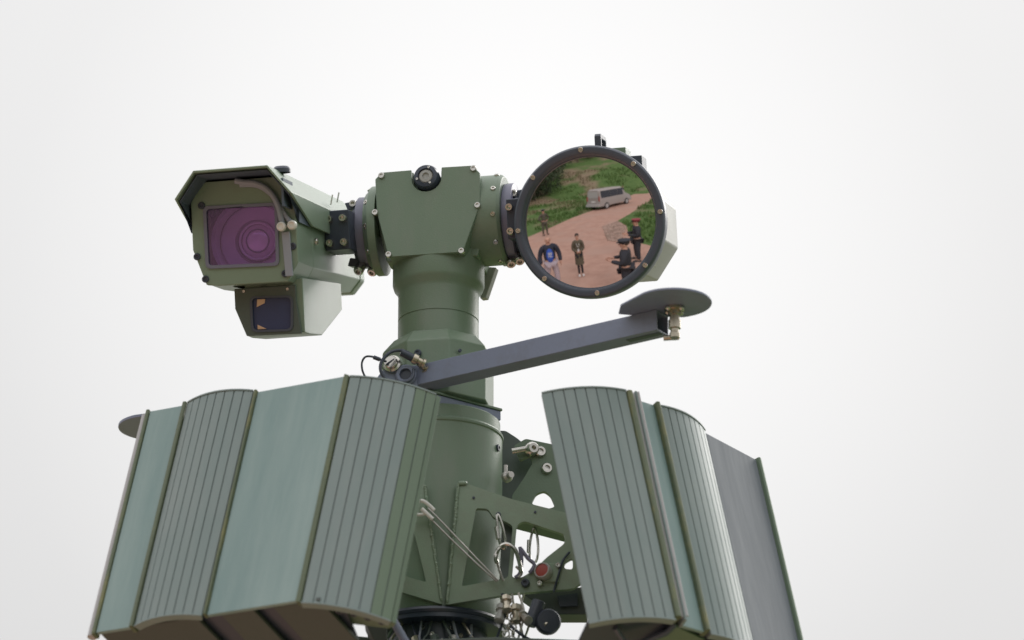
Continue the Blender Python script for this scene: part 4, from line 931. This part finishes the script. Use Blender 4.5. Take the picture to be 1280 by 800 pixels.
screw(cn, P+V((16, -2, 9)), (0, -1, 0), SCREW_S); screw(cn, P+V((-6, -2, -14)), (-.3, -1, 0), SCREW_S)
solo('cable', MB().tube(smooth_path([onY(*q, -89) for q in ((712, 690), (704, 700), (700, 712), (696, 726), (692, 740))]), 1.4, 8), 'black', 'thin black cable crossing the right bracket beside the red socket', 'cable')
# lower arm box under the bracket and locking lever with round knob
mb = MB(); pts = [onY(*q, -60) for q in ((652, 741), (735, 733), (735, 768), (690, 768), (676, 758))]
mb.loft([pts, [p_+V((0, 60, 8)) for p_ in pts]]); solo('cross_beam', mb, 'under', 'brown green cross beam under the right bracket plate, seen from below', 'beam', bevel=1.2)
mb = MB(); pts = [onY(*q, -66) for q in ((696, 745), (722, 741), (722, 757), (700, 758))]; mb.loft([pts, [p_+V((0, 3, 0)) for p_ in pts]]); solo('cover_tab', mb, 'black', 'small dark tab with a screw on the cross beam', 'tab')
lv = thing('locking_lever', 'dark lever with a round black knob below the right bracket', 'lever', WF)
a = onY(674, 752, -98); b = onY(662, 782, -98)
part('lever_arm', MB().cyl(a, b, 8.5, 7.5, 20), 'bezel', lv, bevel=1)
part('lever_shaft', MB().cyl(onY(664, 770, -92), onY(684, 782, -100), 4.5, seg=14), 'brass', lv)
part('knob', MB().lathe([(5, 0), (12, 3), (15.5, 8), (15.5, 16), (13.5, 19), (.1, 19.5)], onY(683, 780, -84), (.15, -1, -.1), 32, cap=False), 'bezel', lv)
# chain, brass plugs, small cables near the bottom centre
rnd = random.Random(9)
for lab, x, y0, y1 in (('short chain hanging left of the brass fittings at the bottom', 634, 762, 800), ('second short chain hanging right of the brass fittings', 641, 770, 806)):
    ch = thing('chain', lab, 'chain', WF); n_ = 6
    for k in range(n_):
        p_ = onY(x+rnd.uniform(-1.5, 1.5), y0+(y1-y0)*k/(n_-1), -100); part('chain_link', MB().torus(p_, (1, .3, 0) if k % 2 else (.2, 1, 0), 4, 1.1, 14, 6), 'steel', ch)
for i_, (q, ax, mt_, lab) in enumerate((((632, 747), (.1, -.6, -1), 'brass', 'copper coloured fitting below the bracket beam'), ((645, 757), (0, -.3, -1), 'brass', 'brass coloured fitting between the hanging wires'), ((651, 768), (.4, -.8, -.6), 'zinc', 'grey steel fitting beside the dark lever'), ((628, 757), (-.2, -.4, -1), 'dusty', 'pale steel sleeve above the left chain'))):
    solo('pipe_fitting', MB().lathe([(5, 0), (7, 1), (7, 8), (4.5, 9), (4.5, 18), (6, 19), (6, 24), (3, 25)], onY(*q, -96), ax, 8), mt_, lab, 'fitting')
for q, mt_, lab in (([(640, 742), (643, 760), (650, 780), (656, 806)], 'zinc', 'pale wire running down past the brass fitting'), ([(648, 741), (655, 765), (650, 790), (645, 806)], 'white', 'white thin wire at the bottom centre'), ([(655, 742), (652, 760), (662, 775), (655, 800)], 'steel', 'steel wire curling beside the dark lever'), ([(628, 742), (630, 770), (624, 790), (618, 806)], 'black', 'black cable hanging along the mast foot'), ([(636, 780), (650, 792), (664, 800), (690, 806)], 'black', 'black cable crossing below the round knob')):
    solo('wire', MB().tube(smooth_path([onY(*k_, -98+rnd.uniform(-3, 3)) for k_ in q]), 1.8 if mt_ == 'black' else 1.4, 8), mt_, lab, 'wire')
# support struts below each panel
for lab, a, b, r_, mt_ in (('dark strut under the right end of the left radar panel', (488, 770), (512, 812), 5, 'beam'), ('short dark strut below the ridge of the left radar panel', (424, 778), (432, 815), 8, 'black'),
                      ('pale steel strut under the left end of the right radar panel', (738, 778), (750, 812), 6, 'dusty'), ('green strut beside the pale one under the right radar panel', (754, 776), (764, 812), 5, 'oliveD')):
    solo('support_strut', MB().cyl(onY(*a, -220), onY(*b, -220), r_, seg=16), mt_, lab, 'strut', group='struts below the panels')
mb = MB(); pts = [onY(*q, -200) for q in ((455, 775), (482, 778), (486, 806), (470, 806))]; mb.loft([pts, [p_+V((0, 40, 0)) for p_ in pts]]); solo('latch_block', mb, 'under', 'brownish latch block below the left panel beside the sky gap', 'latch', bevel=1.5)
mb = MB(); pts = [onY(*q, -150) for q in ((250, 806), (420, 792), (500, 800), (620, 796), (740, 800), (740, 830), (250, 830))]; mb.loft([pts, [p_+V((0, 140, 0)) for p_ in pts]]); solo('carrier_frame', mb, 'camdark', 'dark carrier frame along the bottom under both radar panels', 'frame', bevel=1.5)
print('objects', len(bpy.data.objects))
